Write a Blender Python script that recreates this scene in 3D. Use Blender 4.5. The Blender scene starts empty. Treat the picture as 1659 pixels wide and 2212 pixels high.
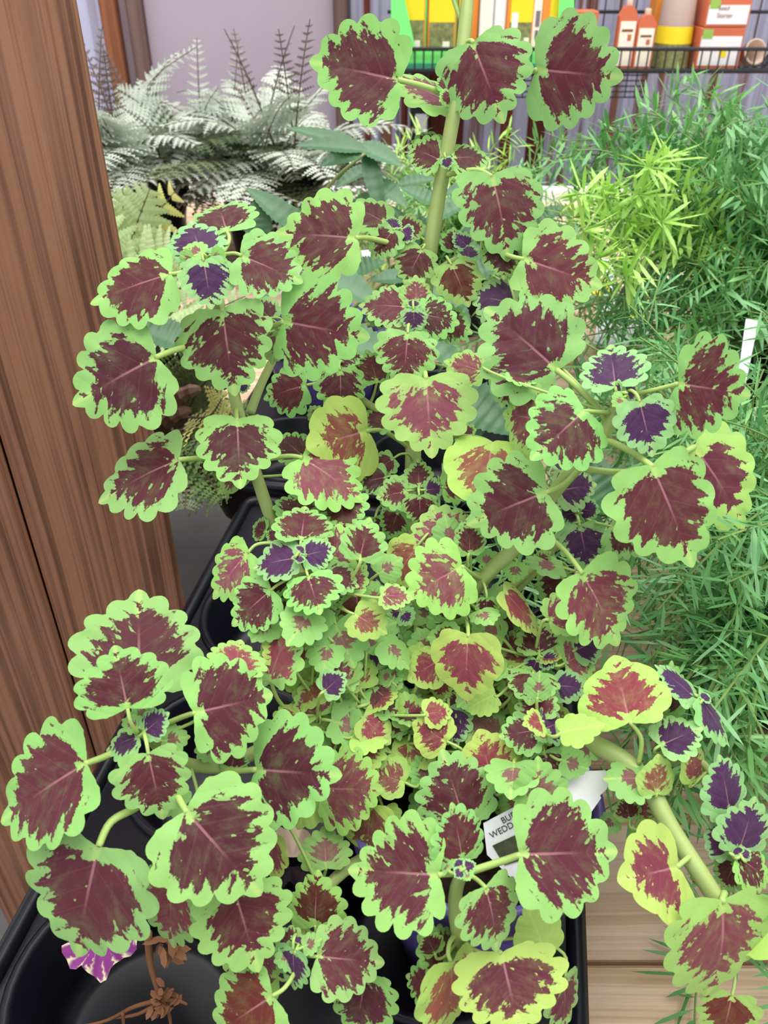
import bpy, math, random
from mathutils import Vector, Matrix, noise as mnoise

# ------------------------------------------------------------------ camera, light, exposure
FPX, CX, CY = 1800.0, 829.5, 1106.0            # focal length and centre for the 1659 x 2212 frame
PITCH = math.radians(34.8)
CAM = Vector((0, 0, 0.5))
FW = Vector((0, math.cos(PITCH), -math.sin(PITCH)))
UP = Vector((0, math.sin(PITCH), math.cos(PITCH)))
RT = Vector((1, 0, 0))
scene = bpy.context.scene
COL = scene.collection
cam_data = bpy.data.cameras.new('camera')
cam_data.sensor_fit = 'VERTICAL'; cam_data.sensor_height = 36; cam_data.sensor_width = 27
cam_data.lens = 36 * FPX / 2212
cam_data.clip_start = 0.02; cam_data.clip_end = 60
cam_data.dof.use_dof = True; cam_data.dof.focus_distance = 0.47; cam_data.dof.aperture_fstop = 17
cam = bpy.data.objects.new('camera', cam_data); COL.objects.link(cam)
cam.location = CAM; cam.rotation_euler = (math.pi / 2 - PITCH, 0, 0)
scene.camera = cam

world = bpy.data.worlds.new('world'); scene.world = world; world.use_nodes = True
bg = world.node_tree.nodes['Background']
bg.inputs['Color'].default_value = (0.93, 0.96, 1.0, 1); bg.inputs['Strength'].default_value = 0.95

def area(name, loc, rot, sx, sy, power, color):
    l = bpy.data.lights.new(name, 'AREA'); l.shape = 'RECTANGLE'; l.size = sx; l.size_y = sy
    l.energy = power; l.color = color
    o = bpy.data.objects.new(name, l); COL.objects.link(o); o.location = loc; o.rotation_euler = rot
    return o
# daylight through the translucent roof of the garden centre, 4.3 m above its floor
area('roof_skylight_offscreen', (0.3, 0.9, 3.4), (0, 0, 0), 4.5, 4.0, 235, (1.0, 0.99, 0.96))

scene.view_settings.view_transform = 'Standard'; scene.view_settings.look = 'None'
scene.view_settings.gamma = 1; scene.view_settings.use_curve_mapping = False
scene.view_settings.exposure = 0.08

# ------------------------------------------------------------------ helpers
def P(px, py, d):
    return CAM + d * (FW + RT * ((px - CX) / FPX) + UP * ((CY - py) / FPX))
def atY(px, py, Y):
    r = FW + RT * ((px - CX) / FPX) + UP * ((CY - py) / FPX)
    return CAM + r * (Y / r.y)
def atZ(px, py, z):
    r = FW + RT * ((px - CX) / FPX) + UP * ((CY - py) / FPX)
    return CAM + r * ((z - CAM.z) / r.z)
def lin(c):
    return tuple(((v / 255 / 12.92) if v / 255 <= 0.04045 else ((v / 255 + 0.055) / 1.055) ** 2.4) for v in c[:3]) + (1.0,)
def lerp(a, b, t): return a + (b - a) * t
def smooth(t): t = max(0, min(1, t)); return t * t * (3 - 2 * t)

class MB:
    """collects vertices and faces; build() links them as ONE mesh object"""
    def __init__(s): s.v = []; s.f = []; s.m = []; s.cur = 0
    def add(s, vs, fs):
        o = len(s.v); s.v += [tuple(v) for v in vs]; s.f += [tuple(i + o for i in f) for f in fs]; s.m += [s.cur] * len(fs)
        return s
    def box(s, c, size, M=None, bev=0.0):
        hx, hy, hz = size[0] / 2, size[1] / 2, size[2] / 2
        b = min(bev, hx * .9, hy * .9, hz * .9)
        if b <= 0:
            vs = [Vector((x, y, z)) for z in (-hz, hz) for y in (-hy, hy) for x in (-hx, hx)]
            fs = [(0, 2, 3, 1), (4, 5, 7, 6), (0, 1, 5, 4), (2, 6, 7, 3), (0, 4, 6, 2), (1, 3, 7, 5)]
        else:
            vs = []; fs = []
            rings = [(-hz, b), (-hz + b, 0), (hz - b, 0), (hz, b)]
            for z, i in rings:
                x, y = hx - i, hy - i
                vs += [Vector(p) for p in ((-x + b, -y, z), (x - b, -y, z), (x, -y + b, z), (x, y - b, z), (x - b, y, z), (-x + b, y, z), (-x, y - b, z), (-x, -y + b, z))]
            for k in range(3):
                for j in range(8):
                    a, c2 = k * 8 + j, k * 8 + (j + 1) % 8
                    fs.append((a, c2, c2 + 8, a + 8))
            fs.append(tuple(range(7, -1, -1))); fs.append(tuple(range(24, 32)))
        T = M if M is not None else Matrix.Identity(3)
        return s.add([T @ v + Vector(c) for v in vs], fs)
    def tube(s, pts, rad, n=8, cap=True, square=0.0):
        pts = [Vector(p) for p in pts]; k = len(pts)
        if not hasattr(rad, '__len__'): rad = [rad] * k
        vs = []; prev = None
        for i, p in enumerate(pts):
            t = (pts[min(i + 1, k - 1)] - pts[max(i - 1, 0)])
            t = t.normalized() if t.length > 1e-9 else Vector((0, 0, 1))
            if prev is None:
                a = Vector((0, 0, 1)) if abs(t.z) < .9 else Vector((1, 0, 0))
                u = (a - t * a.dot(t)).normalized()
            else:
                u = (prev - t * prev.dot(t)).normalized()
            prev = u; w = t.cross(u)
            for j in range(n):
                an = 2 * math.pi * j / n
                r = rad[i] * (1 + square * (abs(math.cos(2 * an)) - .5)) if square else rad[i]
                vs.append(p + (u * math.cos(an) + w * math.sin(an)) * r)
        fs = [(i * n + j, i * n + (j + 1) % n, (i + 1) * n + (j + 1) % n, (i + 1) * n + j) for i in range(k - 1) for j in range(n)]
        if cap: fs += [tuple(range(n - 1, -1, -1)), tuple(range((k - 1) * n, k * n))]
        return s.add(vs, fs)
    def lathe(s, prof, n=40, c=(0, 0, 0)):
        vs = [(c[0] + r * math.cos(2 * math.pi * j / n), c[1] + r * math.sin(2 * math.pi * j / n), c[2] + z) for r, z in prof for j in range(n)]
        fs = [(i * n + j, i * n + (j + 1) % n, (i + 1) * n + (j + 1) % n, (i + 1) * n + j) for i in range(len(prof) - 1) for j in range(n)]
        return s.add(vs, fs)
    def build(s, name, mat, parent=None, smooth_=False):
        me = bpy.data.meshes.new(name); me.from_pydata(s.v, [], s.f)
        for m in (mat if isinstance(mat, (list, tuple)) else [mat]): me.materials.append(m)
        if any(s.m): me.polygons.foreach_set('material_index', s.m)
        if smooth_: me.polygons.foreach_set('use_smooth', [True] * len(me.polygons))
        me.update()
        return link(name, me, parent)
def link(name, me, parent=None):
    o = bpy.data.objects.new(name, me); COL.objects.link(o)
    if parent is not None:
        o.parent = parent
        o.matrix_parent_inverse = parent_inv(parent)
    return o
def parent_inv(p):
    return p.matrix_basis.inverted()          # every matrix_basis here is the object's place in the world
def empty(name, loc, label, cat, group=None):
    o = bpy.data.objects.new(name, None); COL.objects.link(o); o.location = loc
    o.empty_display_size = .02
    return tag(o, label, cat, group)
def tag(o, label, cat, group=None, kind=None):
    o['label'] = label; o['category'] = cat
    if group: o['group'] = group
    if kind: o['kind'] = kind
    return o
def struct(o):
    o['kind'] = 'structure'; return o
def rotz(a): return Matrix.Rotation(a, 3, 'Z')
def curve_pts(pts, n):
    """Catmull-Rom through pts (Vectors), n samples per span"""
    pts = [Vector(p) for p in pts]; out = []
    for i in range(len(pts) - 1):
        p0, p1, p2, p3 = pts[max(i - 1, 0)], pts[i], pts[i + 1], pts[min(i + 2, len(pts) - 1)]
        for k in range(n):
            t = k / n
            out.append(.5 * ((2 * p1) + (p2 - p0) * t + (2 * p0 - 5 * p1 + 4 * p2 - p3) * t * t + (3 * p1 - p0 - 3 * p2 + p3) * t ** 3))
    out.append(pts[-1]); return out

# ------------------------------------------------------------------ materials
class NT:
    def __init__(s, name):
        s.mat = bpy.data.materials.new(name); s.mat.use_nodes = True
        s.t = s.mat.node_tree; s.b = s.t.nodes['Principled BSDF']; s.out = s.t.nodes['Material Output']
    def n(s, typ, **kw):
        nd = s.t.nodes.new(typ)
        for k, v in kw.items(): setattr(nd, k, v)
        return nd
    def put(s, sock, v):
        if isinstance(v, bpy.types.NodeSocket): s.t.links.new(v, sock)
        else: sock.default_value = v
    def m(s, op, a, b=0.0, c=0.0, clamp=False):
        nd = s.n('ShaderNodeMath', operation=op, use_clamp=clamp)
        for i, v in enumerate((a, b, c)): s.put(nd.inputs[i], v)
        return nd.outputs[0]
    def ramp01(s, v, lo, hi):
        nd = s.n('ShaderNodeMapRange', interpolation_type='SMOOTHSTEP')
        s.put(nd.inputs[0], v); s.put(nd.inputs[1], lo); s.put(nd.inputs[2], hi)
        return nd.outputs[0]
    def mix(s, f, a, b):
        nd = s.n('ShaderNodeMix', data_type='RGBA')
        s.put(nd.inputs[0], f); s.put(nd.inputs[6], a); s.put(nd.inputs[7], b)
        return nd.outputs[2]
    def vec(s, x, y, z=0.0):
        nd = s.n('ShaderNodeCombineXYZ')
        for i, v in enumerate((x, y, z)): s.put(nd.inputs[i], v)
        return nd.outputs[0]
    def noise(s, vec, scale, detail=3.0, rough=.55, dist=0.0):
        nd = s.n('ShaderNodeTexNoise'); s.put(nd.inputs['Vector'], vec); nd.inputs['Scale'].default_value = scale
        nd.inputs['Detail'].default_value = detail; nd.inputs['Roughness'].default_value = rough; nd.inputs['Distortion'].default_value = dist
        return nd.outputs[0]
    def obj_coord(s, scale=(1, 1, 1)):
        tc = s.n('ShaderNodeTexCoord'); mp = s.n('ShaderNodeMapping'); mp.inputs['Scale'].default_value = scale
        s.t.links.new(tc.outputs['Object'], mp.inputs[0]); return mp.outputs[0]
    def bump(s, h, strength=.3, dist=.001):
        nd = s.n('ShaderNodeBump'); nd.inputs['Strength'].default_value = strength; nd.inputs['Distance'].default_value = dist
        s.put(nd.inputs['Height'], h); s.t.links.new(nd.outputs[0], s.b.inputs['Normal'])
    def base(s, c, rough=.5, spec=.5):
        s.put(s.b.inputs['Base Color'], c); s.put(s.b.inputs['Roughness'], rough); s.b.inputs['Specular IOR Level'].default_value = spec
    def translucent(s, color, fac):
        tr = s.n('ShaderNodeBsdfTranslucent'); s.put(tr.inputs[0], color)
        mx = s.n('ShaderNodeMixShader'); s.put(mx.inputs[0], fac)
        s.t.links.new(s.b.outputs[0], mx.inputs[1]); s.t.links.new(tr.outputs[0], mx.inputs[2]); s.t.links.new(mx.outputs[0], s.out.inputs[0])
def plain(name, c, rough=.5, spec=.5, var=.12, scale=30, bump=0.0, stretch=(1, 1, 1)):
    k = NT(name); co = k.obj_coord(stretch); nz = k.noise(co, scale, 4)
    col = lin(c); d = tuple(v * (1 - var * 1.6) for v in col[:3]) + (1,); h = tuple(min(1, v * (1 + var)) for v in col[:3]) + (1,)
    k.base(k.mix(nz, d, h), rough, spec)
    if bump: k.bump(nz, bump, .002)
    return k.mat

def coleus_material(kind='OBJECT'):
    k = NT('coleus_leaf')
    uv = k.n('ShaderNodeUVMap'); uv.uv_map = 'leaf'
    sp = k.n('ShaderNodeSeparateXYZ'); k.t.links.new(uv.outputs[0], sp.inputs[0])
    x, y = sp.outputs[0], sp.outputs[1]
    ed = k.n('ShaderNodeAttribute'); ed.attribute_name = 'edge'; e = ed.outputs['Fac']
    def oa(nm, out='Fac'):
        a = k.n('ShaderNodeAttribute'); a.attribute_type = kind; a.attribute_name = nm; return a.outputs[out]
    thr, blot, seed, cm, cg, wash = oa('margin'), oa('blotch'), oa('seed'), oa('blush', 'Color'), oa('rim', 'Color'), oa('wash')
    ax = k.m('ABSOLUTE', x)
    vein = k.m('SUBTRACT', y, k.m('MULTIPLY', ax, .75))           # constant along a side vein
    side = k.m('SIGN', x)
    # jagged outline: long teeth that follow the side veins plus fine noise
    nv = k.noise(k.vec(k.m('MULTIPLY', ax, 3.2), k.m('MULTIPLY', vein, 6.0), k.m('ADD', seed, k.m('MULTIPLY', side, 3.0))), 1.0, 3.0, .6)
    nf = k.noise(k.vec(k.m('MULTIPLY', x, 26.0), k.m('MULTIPLY', y, 26.0), seed), 1.0, 3.0, .6)
    nl = k.noise(k.vec(k.m('MULTIPLY', x, 2.3), k.m('MULTIPLY', y, 2.3), k.m('ADD', seed, 7.0)), 1.0, 1.0, .5)
    cut = k.m('ADD', e, k.m('MULTIPLY', k.m('SUBTRACT', nv, .5), .55))
    cut = k.m('ADD', cut, k.m('MULTIPLY', k.m('SUBTRACT', nf, .5), .36))
    cut = k.m('ADD', cut, k.m('MULTIPLY', k.m('SUBTRACT', nl, .5), .45))
    vs = k.m('ABSOLUTE', k.m('SINE', k.m('MULTIPLY', vein, 17.0)))
    cut = k.m('ADD', cut, k.m('MULTIPLY', k.m('SUBTRACT', .6, vs), .19))
    baseg = k.m('MULTIPLY', k.m('SUBTRACT', 1.0, k.ramp01(y, -.06, .2)), k.ramp01(ax, .02, .2))
    cut = k.m('SUBTRACT', cut, k.m('MULTIPLY', baseg, .22))
    mask = k.ramp01(cut, k.m('SUBTRACT', thr, .02), k.m('ADD', thr, .03))
    # green islands inside the blush
    nb = k.noise(k.vec(k.m('MULTIPLY', ax, 7.5), k.m('MULTIPLY', vein, 9.5), k.m('ADD', k.m('ADD', seed, 11.0), side)), 1.0, 2.0, .55)
    isl = k.ramp01(k.m('ADD', nb, k.m('ADD', k.m('MULTIPLY', k.m('SUBTRACT', .5, e), .25), k.m('MULTIPLY', k.m('SUBTRACT', nf, .5), .18))), k.m('SUBTRACT', .80, blot), k.m('SUBTRACT', .85, blot))
    mask = k.m('MULTIPLY', mask, k.m('SUBTRACT', 1.0, k.m('MULTIPLY', isl, .85)))
    # faded olive wash and fine speckle in the blush
    nw = k.noise(k.vec(k.m('MULTIPLY', ax, 5.0), k.m('MULTIPLY', vein, 5.0), k.m('ADD', seed, 23.0)), 1.0, 4.0, .7)
    ns = k.noise(k.vec(k.m('MULTIPLY', x, 70.0), k.m('MULTIPLY', y, 70.0), seed), 1.0, 2.0, .7)
    wf = k.m('MULTIPLY', k.ramp01(nw, .42, .8), wash)
    wf = k.m('ADD', wf, k.m('MULTIPLY', k.ramp01(ns, .55, .85), .16))
    dark = k.mix(.5, cm, (0.02, 0.008, 0.012, 1))
    blush = k.mix(wf, cm, k.mix(.45, cm, cg))
    blush = k.mix(k.m('MULTIPLY', k.ramp01(nf, .5, .8), .35), blush, dark)
    # veins: the midrib is pink within the blush, side veins faint
    mid = k.m('MULTIPLY', k.m('SUBTRACT', 1.0, k.ramp01(ax, .006, .018)), k.m('SUBTRACT', 1.0, k.ramp01(y, .25, .75)))
    lat = k.m('MULTIPLY', k.m('SUBTRACT', 1.0, k.ramp01(vs, .05, .22)), .07)
    pink = k.mix(.55, cm, (.75, .33, .38, 1))
    blush = k.mix(k.m('ADD', k.m('MULTIPLY', mid, .7), lat, clamp=True), blush, pink)
    gl = k.mix(k.m('MULTIPLY', nf, .5), cg, k.mix(.25, cg, (.06, .2, .03, 1)))
    gl = k.mix(k.m('MULTIPLY', k.m('SUBTRACT', 1.0, k.ramp01(ax, .008, .05)), .5), gl, (.55, .68, .2, 1))
    col = k.mix(mask, gl, blush)
    k.base(col, .55, .22)
    k.b.inputs['Sheen Weight'].default_value = .1; k.b.inputs['Sheen Roughness'].default_value = .5
    quilt = k.m('ADD', k.m('MULTIPLY', vs, .7), k.m('MULTIPLY', nf, .6))
    k.bump(quilt, .22, .0007)
    k.translucent(col, .22)
    return k.mat

def leafy(name, c1, c2, rough=.4, spec=.5, tr=.25, scale=18):
    k = NT(name); co = k.obj_coord(); nz = k.noise(co, scale, 3)
    inf = k.n('ShaderNodeObjectInfo')
    f = k.m('ADD', k.m('MULTIPLY', nz, .75), k.m('MULTIPLY', k.m('SUBTRACT', inf.outputs['Random'], .3), .45), clamp=True)
    col = k.mix(f, lin(c1), lin(c2)); k.base(col, rough, spec); k.translucent(col, tr)
    return k.mat

def timber(name, c_hi, c_mid, c_lo, axis=2, freq=46, stain=.4):
    """softwood: parallel growth lines along one axis, knots of darker colour, fine pores"""
    k = NT(name); tc = k.n('ShaderNodeTexCoord'); sp = k.n('ShaderNodeSeparateXYZ'); k.t.links.new(tc.outputs['Object'], sp.inputs[0])
    ax = [sp.outputs[i] for i in range(3)]
    inf = k.n('ShaderNodeObjectInfo'); off = k.m('MULTIPLY', inf.outputs['Random'], 17.0)
    L = ax[axis]; o1, o2 = [ax[i] for i in range(3) if i != axis]
    warp = k.noise(k.vec(k.m('MULTIPLY', o1, 5.0), k.m('MULTIPLY', o2, 5.0), k.m('ADD', k.m('MULTIPLY', L, 1.6), off)), 1.0, 2.0, .5)
    strip = k.noise(k.vec(k.m('ADD', k.m('MULTIPLY', o1, freq), k.m('MULTIPLY', warp, 3.0)), k.m('MULTIPLY', o2, freq), k.m('ADD', k.m('MULTIPLY', L, .7), off)), 1.0, 2.0, .65)
    line = k.m('MULTIPLY', k.ramp01(strip, .42, .62), .85)
    fine = k.noise(k.vec(k.m('MULTIPLY', o1, 320.0), k.m('MULTIPLY', o2, 320.0), k.m('ADD', k.m('MULTIPLY', L, 9.0), off)), 1.0, 3.0, .6)
    broad = k.noise(k.vec(k.m('MULTIPLY', o1, 14.0), k.m('MULTIPLY', o2, 14.0), k.m('ADD', k.m('MULTIPLY', L, 2.2), off)), 1.0, 3.0, .6)
    c = k.mix(line, lin(c_mid), lin(c_lo))
    c = k.mix(k.m('MULTIPLY', k.ramp01(broad, .4, .7), stain), c, lin(c_hi))
    c = k.mix(k.m('MULTIPLY', k.ramp01(fine, .45, .8), .35), c, lin(c_lo))
    k.base(c, .6, .3); k.bump(k.m('ADD', line, k.m('MULTIPLY', fine, .7)), .35, .0012)
    return k.mat

M = {}
M['coleus'] = coleus_material(); M['coleus_small'] = coleus_material('GEOMETRY')
M['stem'] = plain('coleus_stem', (168, 186, 112), .45, .35, .14, 60)
M['petiole'] = plain('coleus_petiole', (168, 196, 108), .45, .35, .1, 60)
M['post'] = timber('post_wood', (178, 130, 102), (156, 108, 82), (84, 52, 38), 2, 210, .5)
M['bench'] = timber('bench_wood', (236, 208, 186), (228, 196, 168), (186, 146, 106), 0, 130, .6)
M['black'] = plain('black_plastic', (18, 18, 26), .3, .27, .25, 40, .05)
M['purple'] = plain('purple_plastic', (100, 84, 156), .38, .5, .18, 14)
M['purple_lip'] = M['purple']
M['soil'] = plain('potting_soil', (48, 36, 28), .95, .1, .6, 160, 1.0)
M['white'] = plain('white_card', (240, 240, 242), .5, .3, .03, 10)
M['ink'] = plain('print_ink', (70, 70, 80), .6, .2, .05, 10)
M['floor'] = plain('concrete', (120, 118, 116), .8, .2, .25, 6)

# ------------------------------------------------------------------ the place: floor, wall, door
mb = MB(); mb.box((0.2, 1.2, -0.93), (8, 6, .06)); struct(mb.build('floor', M['floor']))
WY = 2.6
M['metal'] = (lambda: (lambda k: (k.base(k.mix(k.ramp01(k.noise(k.obj_coord((9, 1, .55)), 3.0, 4, .6), .52, .62), k.mix(k.noise(k.obj_coord((25, 1, 1.2)), 2.0, 3), lin((150, 148, 172)), lin((196, 194, 216))), lin((132, 88, 72))), .45, .4), k.mat)[1])(NT('galvanised_metal')))()
M['bluemetal'] = plain('pale_blue_metal', (198, 198, 226), .4, .4, .12, 5, 0, (8, 1, .6))
M['rust'] = plain('rusted_metal', (122, 66, 54), .85, .15, .35, 7, .2, (4, 1, 1))
M['darkrust'] = plain('dark_rusted_metal', (98, 50, 40), .85, .15, .4, 7, .2, (4, 1, 1))
M['stud'] = timber('stud_wood', (170, 108, 72), (146, 90, 58), (104, 62, 40), 2, 40, .4)
M['frame'] = timber('frame_wood', (140, 112, 104), (122, 96, 90), (92, 70, 66), 2, 40, .4)
M['door'] = plain('door_paint', (180, 166, 180), .6, .3, .09, 3, 0, (1, 1, 1))
M['greyboard'] = plain('grey_board', (164, 148, 156), .7, .2, .15, 6)
wall = bpy.data.objects.new('wall_back', None); COL.objects.link(wall); wall.location = (0.2, WY, -.9); struct(wall)
Z0, Z1 = -.9, 2.2
def wx(px, py=60, Y=WY): return atY(px, py, Y).x
def sheet(name, x0, x1, mat, y=WY, amp=.014, pitch=.064):
    """a corrugated sheet: trapezoid ribs"""
    m = MB(); xs = []; x = x0
    while x < x1 - 1e-4:
        for f, d in ((0, 0), (.18, 1), (.42, 1), (.6, 0)):
            xx = x + f * pitch
            if xx <= x1: xs.append((xx, d))
        x += pitch
    xs.append((x1, 0)); vs = []
    for z in (Z0, Z1):
        for xx, d in xs: vs.append((xx, y - amp * d, z))
    n = len(xs)
    m.add(vs, [(i, i + 1, n + i + 1, n + i) for i in range(n - 1)])
    m.add([(x0, y + .012, Z0), (x1, y + .012, Z0), (x1, y + .012, Z1), (x0, y + .012, Z1)], [(0, 1, 2, 3)])
    return m.build(name, mat, wall)
def slab(name, x0, x1, mat, y0, y1, parent=None, z0=Z0, z1=Z1, bev=.004):
    m = MB(); m.box(((x0 + x1) / 2, (y0 + y1) / 2, (z0 + z1) / 2), (x1 - x0, y1 - y0, z1 - z0), None, bev)
    return m.build(name, mat, parent)
sheet('metal_sheet', wx(-500), wx(118), M['metal'])
sheet('metal_sheet', wx(118), wx(162), M['rust'], WY - .004, .006)
sheet('metal_sheet', wx(162), wx(236), M['bluemetal'], WY, .012, .11)
slab('stud', wx(234), wx(266), M['stud'], WY - .06, WY + .01, wall)
slab('board', wx(266), wx(292), M['greyboard'], WY - .02, WY + .02, wall)
door = bpy.data.objects.new('door_1', None); COL.objects.link(door); door.location = (wx(520), WY, -.9); struct(door)
slab('door_frame', wx(288), wx(318), M['frame'], WY - .05, WY + .02, door)
slab('door_panel', wx(318), wx(724), M['door'], WY - .015, WY + .02, door)
slab('door_frame', wx(722), wx(752), M['frame'], WY - .05, WY + .02, door)
segs = [(752, 786, 'metal', .014), (786, 800, 'rust', .005), (800, 868, 'metal', .014), (868, 884, 'rust', .005), (884, 930, 'metal', .014),
        (930, 1012, 'darkrust', .008), (1012, 1096, 'metal', .014), (1096, 1122, 'rust', .006), (1122, 1158, 'metal', .008), (1158, 1200, 'darkrust', .006), (1200, 2300, 'metal', .014)]
for a, b, mt, am in segs: sheet('metal_sheet', wx(a), wx(b), M[mt], WY, am, .05)

# ------------------------------------------------------------------ timber posts beside the bench
def prism_post(name, A, B, thick, z0, z1, label):
    A, B = Vector(A), Vector(B); d = (B - A); n = Vector((d.y, -d.x)).normalized()
    if n.y < 0: n = -n
    c = (A + B) / 2 + n * thick / 2; ang = math.atan2(d.y, d.x)
    o = empty(name, (c.x, c.y, z0), label, 'post')
    m = MB(); m.box((0, 0, 0), (d.length - .002, thick, z1 - z0), None, .006)
    me = m.build('post_body', M['post'], None)
    me.location = (c.x, c.y, (z0 + z1) / 2); me.rotation_euler = (0, 0, ang)
    me.parent = o; me.matrix_parent_inverse = o.matrix_basis.inverted()
    return o, c, ang
PA, PB, PC = (-.2, .64), (-.3135, .592), (-.45, .534)
prism_post('timber_post', PB, PA, .14, -.9, 1.6, 'weathered brown timber post with tight vertical grain beside the black tray')
prism_post('timber_post', PC, PB, .14, -.9, 1.6, 'second brown timber post butted against the side of its neighbour post')

# ------------------------------------------------------------------ display bench: planks across, a notch for the posts
bench = empty('display_bench', (.3, .8, -.9), 'pale pine plank display bench carrying the trays and potted plants', 'bench')
rr = random.Random(3)
yb = -.16; k = 0
while yb < 1.93:
    w = .138; x0 = -.185 + (yb + .07 - .2176) * .167 if yb < .80 else -1.25
    if yb >= .80: x0 = -1.25
    m = MB(); m.box(((x0 + 1.5) / 2, yb + w / 2, -.018 + rr.uniform(-.001, .001)), (1.5 - x0, w - .003, .036), None, .003)
    m.build('plank', M['bench'], bench); yb += w; k += 1
m = MB(); m.box((.12, 1.955, -.03), (2.74, .03, .12), None, .003); m.build('edge_board', M['white'], bench)
for (lx, ly) in ((-1.1, .95), (-1.1, 1.85), (1.4, -.1), (1.4, 1.85), (-.12, -.1)):
    m = MB(); m.box((lx, ly, -.47), (.09, .09, .86), None, .004); m.build('leg', M['bench'], bench)

# ------------------------------------------------------------------ black nursery trays with round wells
TA = math.radians(9.5)
TO = Vector((-.198, .2176, 0)); AV = Vector((math.sin(TA), math.cos(TA), 0)); AU = Vector((math.cos(TA), -math.sin(TA), 0))
CELL, WR, DECK = .145, .064, .056
def tray(O, av, au, cols, rows, label, v0=0.0, stag=False):
    c0 = O + au * (cols * CELL / 2) + av * (v0 + rows * CELL / 2)
    t = empty('nursery_tray', (c0.x, c0.y, .001), label, 'tray', None)
    def W(u, v, z): return O + au * u + av * (v0 + v) + Vector((0, 0, z))
    deck = MB(); N = 40; centers = []
    if stag:
        for va, vb in ((0, CELL / 2), ((rows - .5) * CELL, rows * CELL)):
            deck.add([W(0, va, DECK), W(CELL, va, DECK), W(CELL, vb, DECK), W(0, vb, DECK)], [(0, 1, 2, 3)])
    for i in range(cols):
        for j in range(rows - (1 if stag and i == 0 else 0)):
            cu, cv = (i + .5) * CELL, (j + (1 if stag and i == 0 else .5)) * CELL; centers.append((cu, cv)); h = CELL / 2
            sq, ci = [], []
            for a in range(N):
                an = 2 * math.pi * a / N; cx_, cy_ = math.cos(an), math.sin(an); s_ = h / max(abs(cx_), abs(cy_))
                sq.append(W(cu + cx_ * s_, cv + cy_ * s_, DECK)); ci.append(W(cu + cx_ * (WR + .004), cv + cy_ * (WR + .004), DECK))
            deck.add(sq + ci, [(a, (a + 1) % N, N + (a + 1) % N, N + a) for a in range(N)])
    # outer lip and skirt
    w_, l_ = cols * CELL, rows * CELL
    def loop(e, z, r=.02):
        out = []
        for (qx, qy, a0) in ((w_ + e - r, -e + r, -90), (w_ + e - r, l_ + e - r, 0), (-e + r, l_ + e - r, 90), (-e + r, -e + r, 180)):
            for s_ in range(5):
                an = math.radians(a0 + s_ * 22.5); out.append(W(qx + r * math.cos(an), qy + r * math.sin(an), z))
        return out
    prof = [(-.0015, DECK, .004), (.0, DECK + .006, .008), (.005, DECK + .007, .012), (.009, DECK + .003, .015), (.010, DECK - .006, .016), (.003, DECK - .007, .012), (-.006, .004, .02), (-.012, .001, .02)]
    rings = [loop(*p) for p in prof]; n = len(rings[0])
    sk = MB(); sk.add([v for r in rings for v in r], [(i * n + j, i * n + (j + 1) % n, (i + 1) * n + (j + 1) % n, (i + 1) * n + j) for i in range(len(rings) - 1) for j in range(n)])
    deck.build('deck', M['black'], t); sk.build('rim', M['black'], t, True)
    for cu, cv in centers:
        m = MB(); c = W(cu, cv, 0)
        m.lathe([(WR + .0042, DECK), (WR + .003, DECK + .004), (WR, DECK + .0045), (WR - .003, DECK + .002), (WR - .004, DECK - .006), (WR - .0065, DECK - .008), (WR - .010, .016), (WR - .015, .010), (WR - .022, .008), (.002, .008)], 40, c)
        m.build('well', M['black'], t, True)
    return t, [W(cu, cv, 0) for cu, cv in centers]
tray1, wells1 = tray(TO, AV, AU, 2, 6, 'long black plastic nursery tray with empty round wells holding the coleus pot', -.43, True)
TB = TO + AV * .475 + AU * (-.058)
tray2, wells2 = tray(TB, AV, AU, 2, 2, 'short black plastic nursery tray behind, holding the purple pot of serrated green leaves', 0)

# ------------------------------------------------------------------ pots
def pot_parts(root, c, r_top, r_bot, h, z0, mat, lipmat, soil=True, fill=.018):
    c = Vector((c[0], c[1], 0)); m = MB()
    m.lathe([(.001, z0), (r_bot - .004, z0), (r_bot, z0 + .003), (lerp(r_bot, r_top, .5), z0 + h * .5), (r_top - .003, z0 + h - .02), (r_top - .005, z0 + h - .02), (r_top - .006, z0 + h - fill - .02), (r_bot - .002, z0 + .02)], 48, c)
    p = m.build('pot', mat, root, True)
    m = MB(); m.lathe([(r_top - .003, z0 + h - .022), (r_top + .002, z0 + h - .021), (r_top + .003, z0 + h - .004), (r_top + .0035, z0 + h - .001), (r_top + .001, z0 + h), (r_top - .002, z0 + h - .001), (r_top - .004, z0 + h - .006), (r_top - .0055, z0 + h - .022)], 48, c)
    m.build('rim', lipmat, p, True)
    if soil:
        m = MB(); zs = z0 + h - fill; n = 36; R = r_top - .0052; q = random.Random(int(c.x * 1000)); vs = [(c.x, c.y, zs + .006)]; fs = []
        for ri in range(1, 9):
            for a in range(n):
                an = 2 * math.pi * a / n; r = R * ri / 8
                vs.append((c.x + r * math.cos(an), c.y + r * math.sin(an), zs + (.005 * (1 - (ri / 8) ** 2) + q.uniform(-.0018, .0018) if ri < 8 else 0)))
        for a in range(n): fs.append((0, 1 + a, 1 + (a + 1) % n))
        for ri in range(7):
            for a in range(n):
                o1, o2 = 1 + ri * n, 1 + (ri + 1) * n
                fs.append((o1 + a, o2 + a, o2 + (a + 1) % n, o1 + (a + 1) % n))
        m.add(vs, fs); m.build('soil', M['soil'], root)
    return p

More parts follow.
